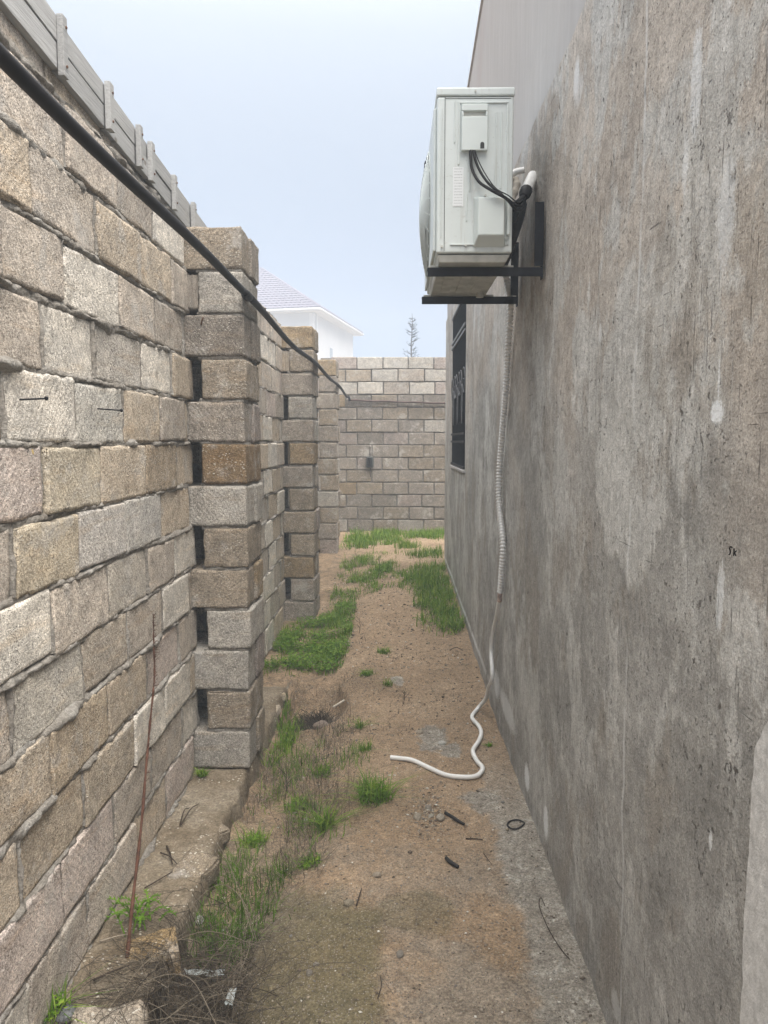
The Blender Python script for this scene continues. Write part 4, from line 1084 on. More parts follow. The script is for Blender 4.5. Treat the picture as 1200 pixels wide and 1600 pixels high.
def conifer():
    r = random.Random(3)
    bark = simple('grey_bark', (.07, .06, .055), .9, .1, .3, 20)
    leaf = simple('dark_needles', (.035, .05, .04), .8, .1, .35, 9)
    bx, by = .62, 27.0; H = 6.02
    t = thing('young_conifer', 'thin young conifer with sparse upturned branches standing in fog behind the end wall', 'tree', (bx, by, 0))
    m = MB(); m.tube([(bx+.02*math.sin(i*.9), by+.02*math.cos(i*1.3), H*i/24) for i in range(25)], lambda s: .075*(1-s)+.006, 7)
    P(m.obj('trunk', bark, t, True), t)
    mb, ml = MB(), MB(); z = .8
    while z < H-.12:
        f = (H-z)/H; L = .10 + 1.35*f**.85
        for k in range(4):
            th = r.uniform(0, 6.28); ll = L*r.uniform(.35, .85)
            ca, sa = math.cos(th), math.sin(th)
            pts = [(bx+ca*ll*u, by+sa*ll*u, z + ll*(.10*u+.42*u*u*r.uniform(.8, 1.2))) for u in (0, .2, .4, .6, .8, 1)]
            mb.tube(pts, lambda s: .011*(1-s)+.003, 4, cap=False)
            for q in range(int(4+7*ll)):
                u = r.uniform(.15, 1); i0 = min(4, int(u*5)); p = Vector(pts[i0]).lerp(Vector(pts[i0+1]), u*5-i0)
                d = Vector((r.gauss(0, 1)+ca*.8, r.gauss(0, 1)+sa*.8, r.gauss(.9, .7))).normalized()*r.uniform(.06, .14); sd = d.orthogonal().normalized()*.010
                ml.add([p-sd, p+sd, p+d], [(0, 1, 2)])
        z += r.uniform(.11, .19)*(.6+f)
    P(mb.obj('branches', bark, t, kind='stuff'), t); P(ml.obj('needles', leaf, t, kind='stuff'), t)
conifer()

# ------------------------------------------------------------------ VEGETATION
def leaf_mat(name, c0, c1, c2):
    a = M(name, .6, .25); tn = a.attr('tone')
    a.color(a.ramp(tn, [(0, c0), (.55, c1), (1, c2)]))
    a.b.inputs['Subsurface Weight'].default_value = 0
    tr = a.node('ShaderNodeBsdfTranslucent'); a.put(tr.inputs[0], a.ramp(tn, [(0, c0), (.55, c1), (1, c2)]))
    mx = a.node('ShaderNodeMixShader'); mx.inputs[0].default_value = .3
    a.t.links.new(a.b.outputs[0], mx.inputs[1]); a.t.links.new(tr.outputs[0], mx.inputs[2]); a.t.links.new(mx.outputs[0], a.t.nodes['Material Output'].inputs[0])
    return a.m
MAT['grass'] = leaf_mat('grass_blades', (.05, .105, .008), (.115, .235, .012), (.30, .36, .055))
MAT['dry'] = leaf_mat('dry_straw', (.045, .036, .028), (.14, .115, .085), (.36, .31, .235))
def blades(mb, pts, hmin, hmax, wid, lean, r, base=zg, tone=(.1, .9), curl=.6):
    for (x, y) in pts:
        h = r.uniform(hmin, hmax); th = r.uniform(0, 6.283); ln = abs(r.gauss(0, lean)); dx, dy = math.cos(th)*ln, math.sin(th)*ln
        a2 = th + r.uniform(.9, 2.2); wx, wy = math.cos(a2)*wid, math.sin(a2)*wid; z = base(x, y)-.004; tn = r.uniform(*tone)
        def p(u, s): 
            k = u*(.35+curl*u)
            return (x+dx*h*k+wx*s, y+dy*h*k+wy*s, z + h*u*(1-.35*min(1, ln)*u))
        mb.add([p(0, -1), p(0, 1), p(.5, .8), p(.5, -.8), p(1, 0)], [(0, 1, 2, 3), (3, 2, 4)], tn)
def inpoly(x, y, poly):
    c = False; n = len(poly)
    for i in range(n):
        (x0, y0), (x1, y1) = poly[i], poly[i-1]
        if (y0 > y) != (y1 > y) and x < (x1-x0)*(y-y0)/(y1-y0)+x0: c = not c
    return c
def field(poly, n, r, cut=.0, fr=4.0, sd=0.0):
    xs = [p[0] for p in poly]; ys = [p[1] for p in poly]; o = []
    tries = 0
    while len(o) < n and tries < n*12:
        tries += 1
        x, y = r.uniform(min(xs), max(xs)), r.uniform(min(ys), max(ys))
        j = .20*noise.noise(Vector((x*5, y*5, sd))) + r.gauss(0, .06)
        if not inpoly(x+j, y+j*2, poly): continue
        if noise.noise(Vector((x*fr, y*fr*.7, sd+3))) + .4*noise.noise(Vector((x*fr*3.3, y*fr*3, sd))) < cut + r.uniform(-.25, .25): continue
        o.append((x, y))
    return o
def leaf_ball(mb, pts, r, hmin, hmax, size, tone=(.15, .8)):
    """low leafy weeds: little leaf quads at varied heights and tilts"""
    for (x, y) in pts:
        z = zg(x, y) + r.uniform(hmin, hmax); th = r.uniform(0, 6.28); s = size*r.uniform(.6, 1.3)
        a = Vector((math.cos(th), math.sin(th), r.uniform(-.3, .6))).normalized(); b = Vector((-math.sin(th), math.cos(th), r.uniform(-.4, .4))).normalized()
        p = Vector((x, y, z)); mb.add([p-a*s, p+b*s*.5, p+a*s, p-b*s*.5], [(0, 1, 2, 3)], r.uniform(*tone))
def grass():
    r = random.Random(21)
    def mk(mb, label, cat='grass'): mb.obj('grass', MAT['grass'], None, tone=True, label=label, cat=cat, kind='stuff')
    # mat of low green weeds along the foot of the middle pillar
    A = [(-.95, 6.55), (-.70, 6.6), (-.62, 6.9), (-.50, 7.3), (-.36, 6.6), (-.34, 5.75), (-.40, 5.30), (-.56, 5.35), (-.78, 5.55), (-.92, 6.0)]
    m = MB(); leaf_ball(m, field(A, 9000, r, -.08, 5, 1), r, .004, .055, .012); blades(m, field(A, 2600, r, -.05, 5, 2), .04, .09, .0022, .7, r)
    mk(m, 'dense mat of low green weeds beside the middle pillar')
    B = [(-.60, 7.1), (-.30, 7.2), (-.05, 7.6), (0, 8.6), (-.3, 9.6), (-.62, 9.3)]
    m = MB(); leaf_ball(m, field(B, 2200, r, .12, 4.5, 5), r, .003, .04, .011); blades(m, field(B, 1800, r, .1, 4.5, 5), .04, .11, .0025, .8, r)
    mk(m, 'thin patchy grass between the middle and farthest pillars')
    Cc = [(.56, 6.05), (.44, 5.95), (.33, 6.3), (.28, 7.0), (.12, 7.9), (.20, 8.5), (.40, 8.9), (.58, 8.6), (.58, 7)]
    m = MB(); blades(m, field(Cc, 3000, r, -.02, 4, 8), .04, .15, .0032, .85, r, tone=(.1, 1.0)); leaf_ball(m, field(Cc, 3200, r, -.1, 4, 8), r, .004, .05, .012)
    mk(m, 'lush tall grass growing against the foot of the house wall')
    D = [(-.72, 12.2), (.8, 12.2), (.8, 11.0), (.3, 11.2), (.0, 10.5), (-.2, 9.9), (-.5, 9.85), (-.68, 10.4)]
    m = MB(); blades(m, field(D, 3600, r, .04, 3.2, 11), .04, .14, .004, .55, r); leaf_ball(m, field(D, 2200, r, -.15, 2.4, 11), r, .003, .05, .014)
    mk(m, 'grass strip along the foot of the end wall')
    m = MB(); E_ = [(.1, 9.2), (.6, 9.1), (.6, 10.6), (.0, 10.2)]
    blades(m, field(E_, 900, r, .1, 3, 15), .05, .14, .003, .6, r); F_ = [(-.35, 7.6), (.15, 7.5), (.3, 8.4), (-.1, 8.9)]
    blades(m, field(F_, 900, r, .05, 3, 17), .03, .09, .0025, .7, r)
    mk(m, 'sparse grass on the bare soil near the far house corner')
    # foot of the ledge, this side of the hole
    G = [(-.70, 4.95), (-.62, 4.95), (-.55, 4.3), (-.60, 4.0), (-.70, 3.95)]
    m = MB(); blades(m, field(G, 900, r, -.3, 3, 19), .03, .10, .0026, .8, r)
    mk(m, 'bright green grass clump at the ledge beside the hole')
    Hh = [(-.70, 3.05), (-.5, 3.0), (-.42, 2.65), (-.5, 2.35), (-.72, 2.4)]
    m = MB(); blades(m, field(Hh, 700, r, -.1, 4, 23), .04, .12, .0017, 1.0, r, tone=(0, .45))
    mk(m, 'dark green grass at the foot of the ledge behind the dry brush')
    # thin trodden weeds and dead stems over the left half of the ground
    m = MB(); I = [(-.7, 4.2), (-.2, 4.4), (-.12, 3.6), (-.3, 2.9), (-.45, 2.3), (-.7, 2.6)]
    pts = field(I, 1100, r, .12, 5, 29)
    blades(m, pts, .02, .10, .0017, .9, r, tone=(0, .75))
    m.obj('ground_cover', MAT['grass'], None, tone=True, label='thin scattered weeds on the soil between ledge and path', cat='weeds', kind='stuff')
    m = MB(); blades(m, field(I, 1500, r, -.1, 4, 31), .03, .16, .0011, 1.3, r, tone=(0, .8)); blades(m, field([(-.72, 5.2), (-.25, 5.2), (-.25, 4.3), (-.72, 4.3)], 500, r, -.3, 4, 33), .03, .12, .0011, 1.4, r, tone=(0, .8))
    J = [(-.6, 9.3), (.5, 9.3), (.55, 5.2), (-.1, 3.8), (-.3, 5.0), (-.35, 7)]
    blades(m, field(J, 700, r, .1, 4, 35), .015, .06, .0014, 1.5, r, tone=(0, .6))
    m.obj('dry_stems', MAT['dry'], None, tone=True, label='dead straw stems lying over the left side of the soil', cat='straw', kind='stuff')
grass()

def tufts():
    r = random.Random(5)
    L = [(-.085, 3.40, .085, 170, .13, 'wide green tuft of grass in front of the hose end'),
         (-.292, 3.19, .040, 90, .11, 'small upright green tuft on bare soil left of the wide tuft'),
         (-.150, 3.95, .035, 40, .07, 'thin weed sprout just left of the end of the hose'),
         (-.198, 4.27, .030, 40, .07, 'small weed sprout in the soil to the right of the hole'),
         (-.040, 4.93, .035, 34, .06, 'little weed in the middle of the path past the hole'),
         (-.069, 5.58, .055, 60, .05, 'low flat weed in the middle of the path beyond the hole'),
         (-.186, 5.15, .05, 60, .05, 'low weed at the front right edge of the green mat'),
         (-.600, 3.17, .06, 80, .06, 'leafy weed low beside the ledge near the pillar foot'),
         (-.450, 3.45, .06, 80, .07, 'weed in the middle of the dead straw near the nearest pillar'),
         (-.990+.06, 3.60, .022, 40, .05, 'tiny green sprout on the ledge against the nearest pillar'),
         (.515, 3.99, .015, 24, .03, 'tiny green sprout on the soil by the house wall below the hose'),
         (-.330, 2.92, .05, 50, .05, 'flat weed on bare soil behind the dry brush'),
         (-.955, 2.03, .05, 40, .10, 'few grass blades in the bottom left corner of the ledge'),
         (-.36, 3.75, .05, 60, .07, 'weed between the stone in the hole and the hose end')]
    for (x, y, sp, n, h, lab) in L:
        t = MB()
        onl = x < -.72
        bz = (lambda a, b: .004) if onl else zg
        def disc(x=x, y=y, sp=sp):
            while True:
                q0, q1 = r.gauss(0, 1), r.gauss(0, 1)
                if q0*q0+q1*q1 < 2.6: return (x+q0*sp*.6, y+q1*sp*.6)
        pts = [disc() for _ in range(n*2)]
        blades(t, pts, h*.15, h*1.15, .0022, 1.35, r, base=bz, tone=(.1, .9))
        if sp > .045 or h < .06:
            for (px, py) in [disc() for _ in range(n)]:
                z = bz(px, py)+r.uniform(.004, h*.5); th = r.uniform(0, 6.28); s = .008
                a = Vector((math.cos(th), math.sin(th), r.uniform(-.2, .5))); b = Vector((-math.sin(th), math.cos(th), .1)); p = Vector((px, py, z))
                t.add([p-a*s, p+b*s*.5, p+a*s, p-b*s*.5], [(0, 1, 2, 3)], r.uniform(.2, .8))
        o = t.obj('weed_tuft', MAT['grass'], None, tone=True, label=lab, cat='weed')
        o['group'] = 'weeds growing singly in the passage'
    # leafy weed at the foot of the dry stalk: feathered leaves
    t = thing('leafy_weed', 'green feathery leaved weed on the ledge round the foot of the tall stalk', 'weed', (-.85, 2.45, 0))
    for k in range(16):
        m = MB(); th = r.uniform(0, 6.28); L0 = r.uniform(.06, .12)
        base = Vector((-.85+r.gauss(0, .02), 2.44+r.gauss(0, .025), .005)); d = Vector((math.cos(th), math.sin(th), 0)); sd = Vector((-d.y, d.x, 0))
        pts = [base + d*L0*u + Vector((0, 0, .07*math.sin(u*2.2)*(.5+L0*5))) for u in [i/8 for i in range(9)]]
        tn = r.uniform(.15, .6)
        for i in range(8):
            wv = .003; m.add([pts[i]-sd*wv, pts[i]+sd*wv, pts[i+1]+sd*wv*.7, pts[i+1]-sd*wv*.7], [(0, 1, 2, 3)], tn)
            if i > 1:
                for q in (-1, 1):
                    tip = pts[i] + sd*q*.020*(1.2-i/9) + d*.012 + Vector((0, 0, .004))
                    m.add([pts[i]-d*.004, pts[i]+d*.006, tip], [(0, 1, 2)], tn)
        P(m.obj('leaf', MAT['grass'], t, tone=True), t)
tufts()

def brush():
    r = random.Random(9)
    m = MB()
    for k in range(1050):
        x0, y0 = -.585+r.gauss(0, .085), 2.16+r.gauss(0, .17); z = zg(x0, y0)
        th = r.uniform(0, 6.283); L0 = r.uniform(.10, .42)*(1 if k > 60 else 1.5); rise = r.uniform(.05, .42); bend = r.uniform(-1.4, 1.4)
        pts = []; p = Vector((x0, y0, z+r.uniform(-.01, .04))); d = Vector((math.cos(th), math.sin(th), rise*2)).normalized(); n = 7
        for i in range(n+1):
            pts.append(p.copy()); p = p + d*(L0/n); d = (d + Vector((-d.y*bend*.18 + r.gauss(0, .07), d.x*bend*.18 + r.gauss(0, .07), -.17+r.gauss(0, .05)))).normalized()
            if p.x < -.70 and p.z < .012: p.z = .012
            if p.x < -.93: p.x = -.93
        rad = r.uniform(.0006, .0016); tn = r.uniform(0, 1)**1.6*.85
        m.tube(pts, lambda s: rad*(1-.6*s), 3, cap=False, tone=tn)
        if k % 3 == 0:
            for j in (2, 3, 4, 5):
                q = pts[j]; dd = Vector((r.gauss(0, 1), r.gauss(0, 1), r.gauss(.2, .5))).normalized()*r.uniform(.03, .09)
                m.tube([q, q+dd*.5+Vector((0, 0, .005)), q+dd], rad*.6, 3, cap=False, tone=tn)
    # longer pale canes
    for P0 in ([(-.46, 2.45, -.06), (-.52, 2.5, .06), (-.62, 2.55, .075), (-.73, 2.4, .03)], [(-.44, 2.42, -.06), (-.60, 2.32, .06), (-.72, 2.15, .09), (-.80, 1.95, .05)],
               [(-.45, 2.44, -.05), (-.36, 2.52, .01), (-.27, 2.66, .03)], [(-.44, 2.43, -.05), (-.38, 2.36, .0), (-.31, 2.28, .0)], [(-.47, 2.45, -.05), (-.60, 2.72, .03), (-.72, 2.95, .03), (-.80, 3.02, .04)],
               [(-.50, 2.05, -.05), (-.60, 2.12, .05), (-.72, 2.1, .05), (-.76, 1.95, .03)]):
        m.tube(spline(P0, 8), lambda s: .0014*(1-.5*s), 5, cap=False, tone=.75)
    m.obj('dry_brush', MAT['dry'], None, tone=True, label='tangle of dry grey twigs piled against the ledge at the lower left', cat='brush')
    # tuft of dead stems in the hole
    m = MB()
    for k in range(900):
        x0, y0 = -.51+r.gauss(0, .055), 4.76+r.gauss(0, .09); z = zg(x0, y0); th = r.uniform(0, 6.28); l_ = r.uniform(.03, .11)
        d = Vector((math.cos(th)*.8, math.sin(th)*.8, r.uniform(.3, 1.1))).normalized()
        p = Vector((x0, y0, z)); m.tube([p, p+d*l_*.5+Vector((0, 0, .006)), p+d*l_], .0017, 3, cap=False, tone=r.uniform(0, .30))
    m.obj('dead_weed', MAT['dry'], None, tone=True, label='dark clump of dead weed stems growing in the hole', cat='weed')
    # tall reddish stalk leaning on the wall
    rb = simple('red_brown_stalk', (.085, .040, .026), .85, .2, .45, 40, .002, 90)
    pts = spline([(-.838, 2.275, -.002), (-.855, 2.39, .12), (-.875, 2.55, .29), (-.905, 2.72, .46), (-.925, 2.84, .58), (-.936, 2.93, .70), (-.946, 2.965, .79), (-.952, 2.985, .88), (-.953, 2.99, .94)], 8)
    st = thing('dry_stalk', 'tall thin reddish brown dry stalk leaning against the block wall', 'stalk', (-.838, 2.275, 0))
    m = MB(); m.tube(pts, lambda s: .0046*(1-s)**.8+.0013+.0009*math.sin(s*70), 8); P(m.obj('stem', rb, st, True), st)
    m = MB()
    for k in range(150):
        i = int(r.uniform(.30, .98)*(len(pts)-1)); d = Vector((abs(r.gauss(0, 1))*.6, r.gauss(0, 1), r.gauss(.6, .6))).normalized()*r.uniform(.006, .022)
        m.tube([pts[i], pts[i]+d], .0008, 3, cap=False)
    P(m.obj('side_hairs', rb, st, kind='stuff'), st)
brush()

# ------------------------------------------------------------------ STONES, LITTER, NAILS
def stone_mesh(name, seed, mat, flat=.65):
    bm = bmesh.new(); bmesh.ops.create_icosphere(bm, subdivisions=2, radius=1)
    for v in bm.verts:
        n = 1 + .30*noise.noise(v.co*1.3+Vector((seed, 0, 0))) + .12*noise.noise(v.co*3.7+Vector((0, seed, 0)))
        v.co = Vector((v.co.x*n, v.co.y*n*.8, v.co.z*n*flat))
    me = bpy.data.meshes.new(name); bm.to_mesh(me); bm.free(); me.materials.append(mat); me.polygons.foreach_set('use_smooth', [True]*len(me.polygons)); return me
def rocks():
    a = M('loose_stone', .92, .15); tint_ = a.info('Color'); c = a.coord('Object')
    a.color(a.mix(1, tint_, a.ramp(a.noise(c, 6, 5, .7), [(.3, .65), (.7, 1.3)]), 'MULTIPLY')); a.bump(a.noise(c, 5, 4, .7), .15, .6)
    V = [stone_mesh('stone_variant', i*7.3, a.m, .5+.1*(i % 3)) for i in range(6)]
    G, W_, Bn, T_ = (.27, .245, .21, 1), (.58, .57, .53, 1), (.19, .15, .115, 1), (.36, .29, .20, 1)
    L = [(-.43, 4.44, .046, (.30, .245, .205, 1), 'brownish grey rounded stone at the near edge of the hole'),
         (-.34, 4.72, .060, (.20, .145, .11, 1), 'red brown lump half buried in the far right side of the hole'),
         (.261, 4.033, .022, W_, 'white stone on the soil left of the hose bend'),
         (.146, 4.18, .022, (.45, .39, .31, 1), 'beige stone beside the cement patch left of the hose'),
         (.022, 2.316, .016, G, 'dark grey pebble on gravel in the near middle of the path'),
         (-.158, 2.60, .020, (.33, .29, .22, 1), 'tan stone with a twig beside it at left of the near path'),
         (-.245, 2.30, .011, G, 'upper of two pebbles lying together on the greenish crust'),
         (-.262, 2.26, .013, G, 'lower of two pebbles lying together on the greenish crust'),
         (.045, 2.62, .014, T_, 'tan yellowish pebble at the left end of the small crust patch'),
         (-.06, 2.76, .020, (.40, .34, .27, 1), 'flat beige stone in the near left half of the path'),
         (.105, 3.21, .022, (.36, .32, .26, 1), 'grey stone at the left of the rubble heap'),
         (.205, 3.20, .024, (.38, .34, .28, 1), 'pale stone touching the upper black strip'),
         (.155, 3.30, .018, G, 'stone on top of the rubble heap below the hose'),
         (.165, 3.22, .015, (.4, .37, .31, 1), 'small pale stone low in the rubble heap'),
         (-.70, 2.62, .022, (.66, .66, .63, 1), 'white lump in the grass behind the dry brush'),
         (-.39, 3.30, .012, W_, 'white pebble left of the upright green tuft'),
         (-.72, 4.93, .02, W_, 'whitish stone at the far end of the ledge edge'),
         (-.92, 2.02, .035, (.22, .23, .235, 1), 'bluish grey stone on the ledge in the bottom left corner')]
    for (x, y, s, col, lab) in L:
        o = bpy.data.objects.new('stone', rnd.choice(V)); z = .005 if x < -.74 else zg(x, y)
        o.location = (x, y, z+s*.22); o.scale = (s, s, s); o.rotation_euler = (rnd.uniform(-.2, .2), rnd.uniform(-.2, .2), rnd.uniform(0, 6)); o.color = col
        link(o, None, lab, 'stone', 'loose stones on the ground')
    # gravel and shell bits
    r = np.random.RandomState(4)
    n = 17000
    y = 1.5 + (r.rand(n)**1.5)*7.0; x = -.68 + r.rand(n)*1.26
    sz = .0011 + .0042*(r.rand(n)**5) + .0006*r.rand(n)
    big = r.rand(n) < .012; sz[big] = .0045 + .005*r.rand(big.sum()); sz *= 1 + .22*np.clip(y-2.2, 0, 4)
    # crumbs are denser in the rubble heap
    k = 500; y[:k] = 3.27+.10*r.randn(k); x[:k] = .155+.045*r.randn(k); sz[:k] = .002+.007*r.rand(k)**3
    octv = np.array([(1,0,0),(-1,0,0),(0,1,0),(0,-1,0),(0,0,1),(0,0,-1)], float)
    octf = [(0,2,4),(2,1,4),(1,3,4),(3,0,4),(2,0,5),(1,2,5),(3,1,5),(0,3,5)]
    pal = [(.62,.59,.53),(.12,.095,.075),(.33,.28,.21),(.24,.205,.165),(.42,.37,.30),(.20,.19,.175)]
    verts = np.zeros((n*6, 3)); faces = []; cols = np.ones((n*6, 4))
    for i in range(n):
        a_ = r.rand()*6.28; ca, sa = math.cos(a_), math.sin(a_)
        v = (octv*(1+.5*(r.rand(6, 1)-.5)) + .35*(r.rand(6, 3)-.5))*sz[i]*np.array([1.2, .8+.3*r.rand(), .55]); vx = v[:, 0]*ca-v[:, 1]*sa; vy = v[:, 0]*sa+v[:, 1]*ca
        z = zg(float(x[i]), float(y[i]))
        verts[i*6:i*6+6] = np.stack([vx+x[i], vy+y[i], v[:, 2]+z+sz[i]*.25], 1)
        c = pal[r.choice(6, p=[.06, .30, .24, .20, .10, .10])]; cols[i*6:i*6+6, :3] = c
        faces += [tuple(f+i*6 for f in q) for q in octf]
    me = bpy.data.meshes.new('gravel'); me.from_pydata(verts.tolist(), [], faces)
    at = me.attributes.new('tint', 'FLOAT_COLOR', 'POINT'); at.data.foreach_set('color', cols.ravel().tolist())
    g = M('gravel_bits', .9, .15); g.color(g.attr('tint', 'Color')); me.materials.append(g.m)
    me.polygons.foreach_set('use_smooth', [True]*len(me.polygons))
    link(bpy.data.objects.new('gravel', me), None, 'loose gravel and shell bits strewn over the sandy path', 'gravel', None, 'stuff')
rocks()

def litter():
    r = random.Random(2)
    rub = simple('black_rubber', (.018, .017, .017), .6, .3, .4, 50)
    def g(x, y, u=.006): return (x, y, zg(x, y)+u)
    m = MB(); c = (.521, 3.142)
    m.tube([g(c[0]+.035*math.cos(t), c[1]+.043*math.sin(t), .005) for t in [i*6.2832/40 for i in range(41)]], .0036, 8, cap=False)
    m.obj('black_ring', rub, None, True, label='black ring lying on the soil near the house wall', cat='ring')
    m = MB(); m.tube(spline([g(.228, 3.235), g(.258, 3.20, .009), g(.285, 3.165, .008), g(.305, 3.155)], 6), lambda s: .008-.002*s, 8)
    m.obj('black_strip', rub, None, True, label='upper of two short black strips, lying beside the rubble heap', cat='strip')
    m = MB(); m.tube(spline([g(.208, 2.885, .009), g(.222, 2.85, .009), g(.248, 2.815, .009)], 6), .0075, 10)
    m.obj('black_strip', rub, None, True, label='lower of two short black strips, a bit of tube alone on the gravel', cat='strip')
    st = simple('pale_slab', (.42, .38, .32), .9, .1, .2, 30)
    m = MB(); v0 = Vector((-.385, 4.77, -.062)); v1 = Vector((-.318, 4.86, zg(-.318, 4.86)+.010)); d = (v1-v0); sd = Vector((d.y, -d.x, 0)).normalized()*.006
    m.add([v0-sd, v0+sd, v1+sd, v1-sd] + [p-Vector((0, 0, .010)) for p in (v0-sd, v0+sd, v1+sd, v1-sd)], [(0,1,2,3), (7,6,5,4), (0,4,5,1), (1,5,6,2), (2,6,7,3), (3,7,4,0)])
    m.obj('slab_shard', st, None, bevel=.002, label='thin pale shard sticking out over the right edge of the hole', cat='shard')
    # thin plastic scraps in the brush
    pl = simple('dirty_white_plastic_film', (.36, .39, .385), .5, .3, .25, 60)
    def scrap(x, y, z, lx, ly, lab):
        n = 8; V = []
        for i in range(n+1):
            for j in range(n+1):
                u, v = i/n-.5, j/n-.5
                V.append((x+u*lx*(1+.3*r.random()), y+v*ly*(1+.3*r.random()), z+.012*noise.noise(Vector((u*6+x*9, v*6, y*5)))+.008*noise.noise(Vector((u*17, v*17, x)))))
        m = MB(); m.add(V, [(i*(n+1)+j, (i+1)*(n+1)+j, (i+1)*(n+1)+j+1, i*(n+1)+j+1) for i in range(n) for j in range(n)])
        o = m.obj('plastic_scrap', pl, None, True, label=lab, cat='litter'); o['group'] = 'plastic litter in the brush'
        md = o.modifiers.new('thickness', 'SOLIDIFY'); md.thickness = .0008
    scrap(-.615, 2.345, zg(-.615, 2.345)+.045, .11, .022, 'long crumpled pale green plastic scrap across the dry brush')
    scrap(-.50, 2.215, zg(-.50, 2.215)+.05, .022, .06, 'greyish plastic scrap at the right edge of the dry brush')
    # twigs
    tw = simple('dark_twig', (.055, .042, .033), .9, .1, .3, 40); tp = simple('grey_twig', (.25, .215, .17), .9, .1, .3, 40)
    def twig(P0, rad, mat, lab):
        m = MB(); m.tube(spline(P0, 5), lambda s: rad*(1-.4*s), 6); o = m.obj('twig', mat, None, True, label=lab, cat='twig'); o['group'] = 'twigs lying about'
    l = .010
    twig([(-.905, 2.93, l), (-.87, 2.86, l+.004), (-.845, 2.80, l)], .004, tw, 'thicker dark twig on the ledge, upper of the crossing pair near the white chip')
    twig([(-.915, 2.88, l), (-.865, 2.84, l+.006), (-.82, 2.79, l)], .003, tw, 'thinner dark twig on the ledge, lower of the crossing pair near the white chip')
    twig([(-.90, 2.64, l), (-.86, 2.70, l), (-.83, 2.745, l)], .003, tw, 'single dark twig on the ledge behind the leafy weed')
    twig([(-.90, 3.10, l), (-.905, 3.19, l+.02), (-.90, 3.25, l)], .003, tw, 'left of two upright looking twigs on the ledge near the pillar')
    twig([(-.895, 3.10, l), (-.88, 3.2, l+.02), (-.868, 3.29, l)], .003, tw, 'right of two upright looking twigs on the ledge near the pillar')
    twig([(-.90, 2.16, l), (-.86, 2.19, l+.004), (-.81, 2.23, l)], .0035, tw, 'dark twig on the ledge nearest the bottom left corner')
    twig([(-.95, 2.34, l), (-.90, 2.36, l+.004), (-.86, 2.38, l)], .003, tp, 'grey twig lying on the ledge left of the stalk foot')
    twig([g(-.13, 2.58), g(-.122, 2.62, .015), g(-.115, 2.67, .01)], .003, tw, 'short dark twig leaning on the tan stone in the near path')
    twig([g(.36, 2.93, .003), g(.372, 2.88, .003), g(.38, 2.83, .003)], .0018, tw, 'thin dark twig on the path right of the lower black strip')
    twig([g(.30, 3.05, .003), g(.345, 3.04, .006), g(.37, 3.045, .003)], .003, tw, 'short twig on the path below the black ring')
    twig([g(-.045, 2.13, .004), g(-.035, 2.18, .004), g(-.04, 2.22, .004)], .0018, tw, 'thin twig near the bottom middle of the path')
    twig([g(.42, 5.62, .004), g(.47, 5.66, .02), g(.52, 5.64, .006)], .004, tw, 'dark twig on the soil in front of the tall grass by the house')
    def dry_stem(x, y, h, lab):
        m = MB(); z = zg(x, y); base = Vector((x, y, z-.005))
        m.tube([base, base+Vector((.01, 0, h*.5)), base+Vector((.004, .02, h))], lambda s: .0022*(1-.6*s), 5)
        for k in range(7):
            p = base+Vector((.008, 0, h*(.3+.1*k))); m.tube([p, p+Vector((r.gauss(0, .022), r.gauss(0, .022), .03))], .0011, 4, cap=False)
        o = m.obj('dry_weed', tw, None, label=lab, cat='dry weed', kind=None); o['group'] = 'dry upright stems on the path'
    dry_stem(-.16, 8.1, .24, 'tallest dry brown stem, standing in the thin grass ahead of the bare path')
    dry_stem(-.28, 6.15, .13, 'dry reddish stem at the right edge of the green mat')
    dry_stem(.06, 4.62, .09, 'short dry stem on the bare soil beyond the cement patch')
    dry_stem(-.52, 3.55, .16, 'dry stem in the straw beside the nearest pillar')
    # long wire loop by the wall
    m = MB(); W0 = [(.545, 2.62), (.565, 2.60), (.575, 2.56), (.565, 2.50), (.55, 2.48), (.545, 2.52), (.535, 2.58), (.528, 2.62), (.515, 2.58), (.518, 2.50), (.525, 2.42), (.54, 2.34), (.555, 2.29)]
    m.tube(spline([g(a, b, .005) for a, b in W0[6:] ], 6), .0016, 6); m.obj('thin_wire', tw, None, True, label='thin dark wire curving along the cement strip by the house wall', cat='wire')
    # nails
    def nail(y0, z0, y1, z1, lab, x=WX):
        m = MB(); a_ = Vector((x+.004, y0, z0)); b_ = Vector((x+.032, y1, z1)); m.tube([a_, b_], .0024, 8); d = (b_-a_).normalized(); m.tube([b_-d*.001, b_+d*.002], .0058, 10)
        o = m.obj('nail', MAT['dark_iron'], None, True, label=lab, cat='nail'); o['group'] = 'nails in the left wall'
    nail(1.995, 1.728, 2.085, 1.736, 'bent nail sticking out of the pale block, left of the two nails')
    nail(2.52, 1.727, 2.66, 1.727, 'nail sticking out of the pale block, right of the two nails')
    m = MB(); m.tube([(-.905, 3.672, 2.165), (-.895, 3.648, 2.185), (-.888, 3.645, 2.198)], .0035, 6); m.obj('nail', MAT['rust'], None, label='rusty nail stub in the upper part of the nearest pillar', cat='nail', group='nails in the left wall')
    # big shells in the coarse block
    sh = simple('yellow_shell', (.55, .42, .20), .6, .3, .25, 30)
    for (y, z, s, rot) in ((2.06, 1.592, .018, .5), (2.25, 1.575, .022, 0), (2.165, 1.50, .020, .2), (2.29, 1.535, .012, .9)):
        bm = bmesh.new(); bmesh.ops.create_icosphere(bm, subdivisions=2, radius=1)
        me = bpy.data.meshes.new('shell'); bm.to_mesh(me); bm.free(); me.materials.append(sh); me.polygons.foreach_set('use_smooth', [True]*len(me.polygons))
        o = bpy.data.objects.new('shell', me); o.location = (WX-.001, y, z); o.scale = (.004, s*.36, s*.62); o.rotation_euler = (rot, 0, 0); link(o, wall); P(o, wall)
litter()

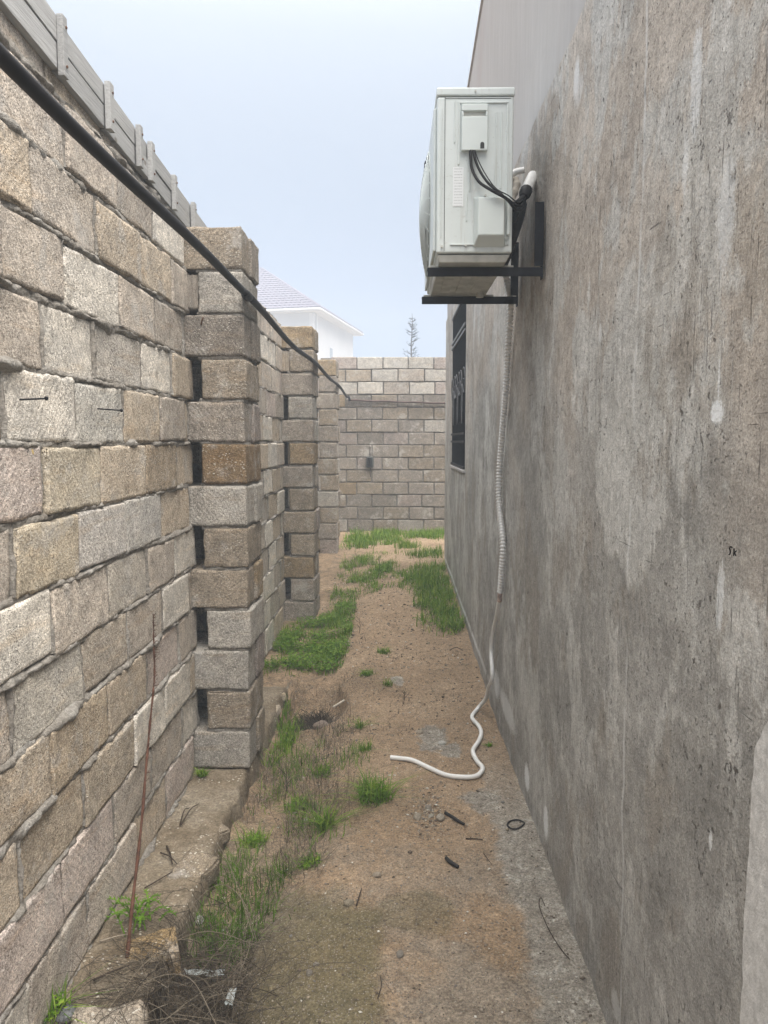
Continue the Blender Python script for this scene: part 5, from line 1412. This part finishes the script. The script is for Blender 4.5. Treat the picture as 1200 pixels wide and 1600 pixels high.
# ------------------------------------------------------------------ HAZE: fog filling the whole place
HAZE_DENSITY = .015
hm = bpy.data.materials.new('fog'); hm.use_nodes = True; t_ = hm.node_tree; t_.nodes.clear()
o_ = t_.nodes.new('ShaderNodeOutputMaterial'); pv = t_.nodes.new('ShaderNodeVolumePrincipled')
pv.inputs['Color'].default_value = (.50, .57, .65, 1); pv.inputs['Density'].default_value = HAZE_DENSITY
t_.links.new(pv.outputs[0], o_.inputs['Volume'])
mb = MB(); mb.box(-64, 64, -24, 84, -1.4, 14.5)
hz = mb.obj('haze', hm, None, kind='stuff')
S.cycles.volume_bounces = 1
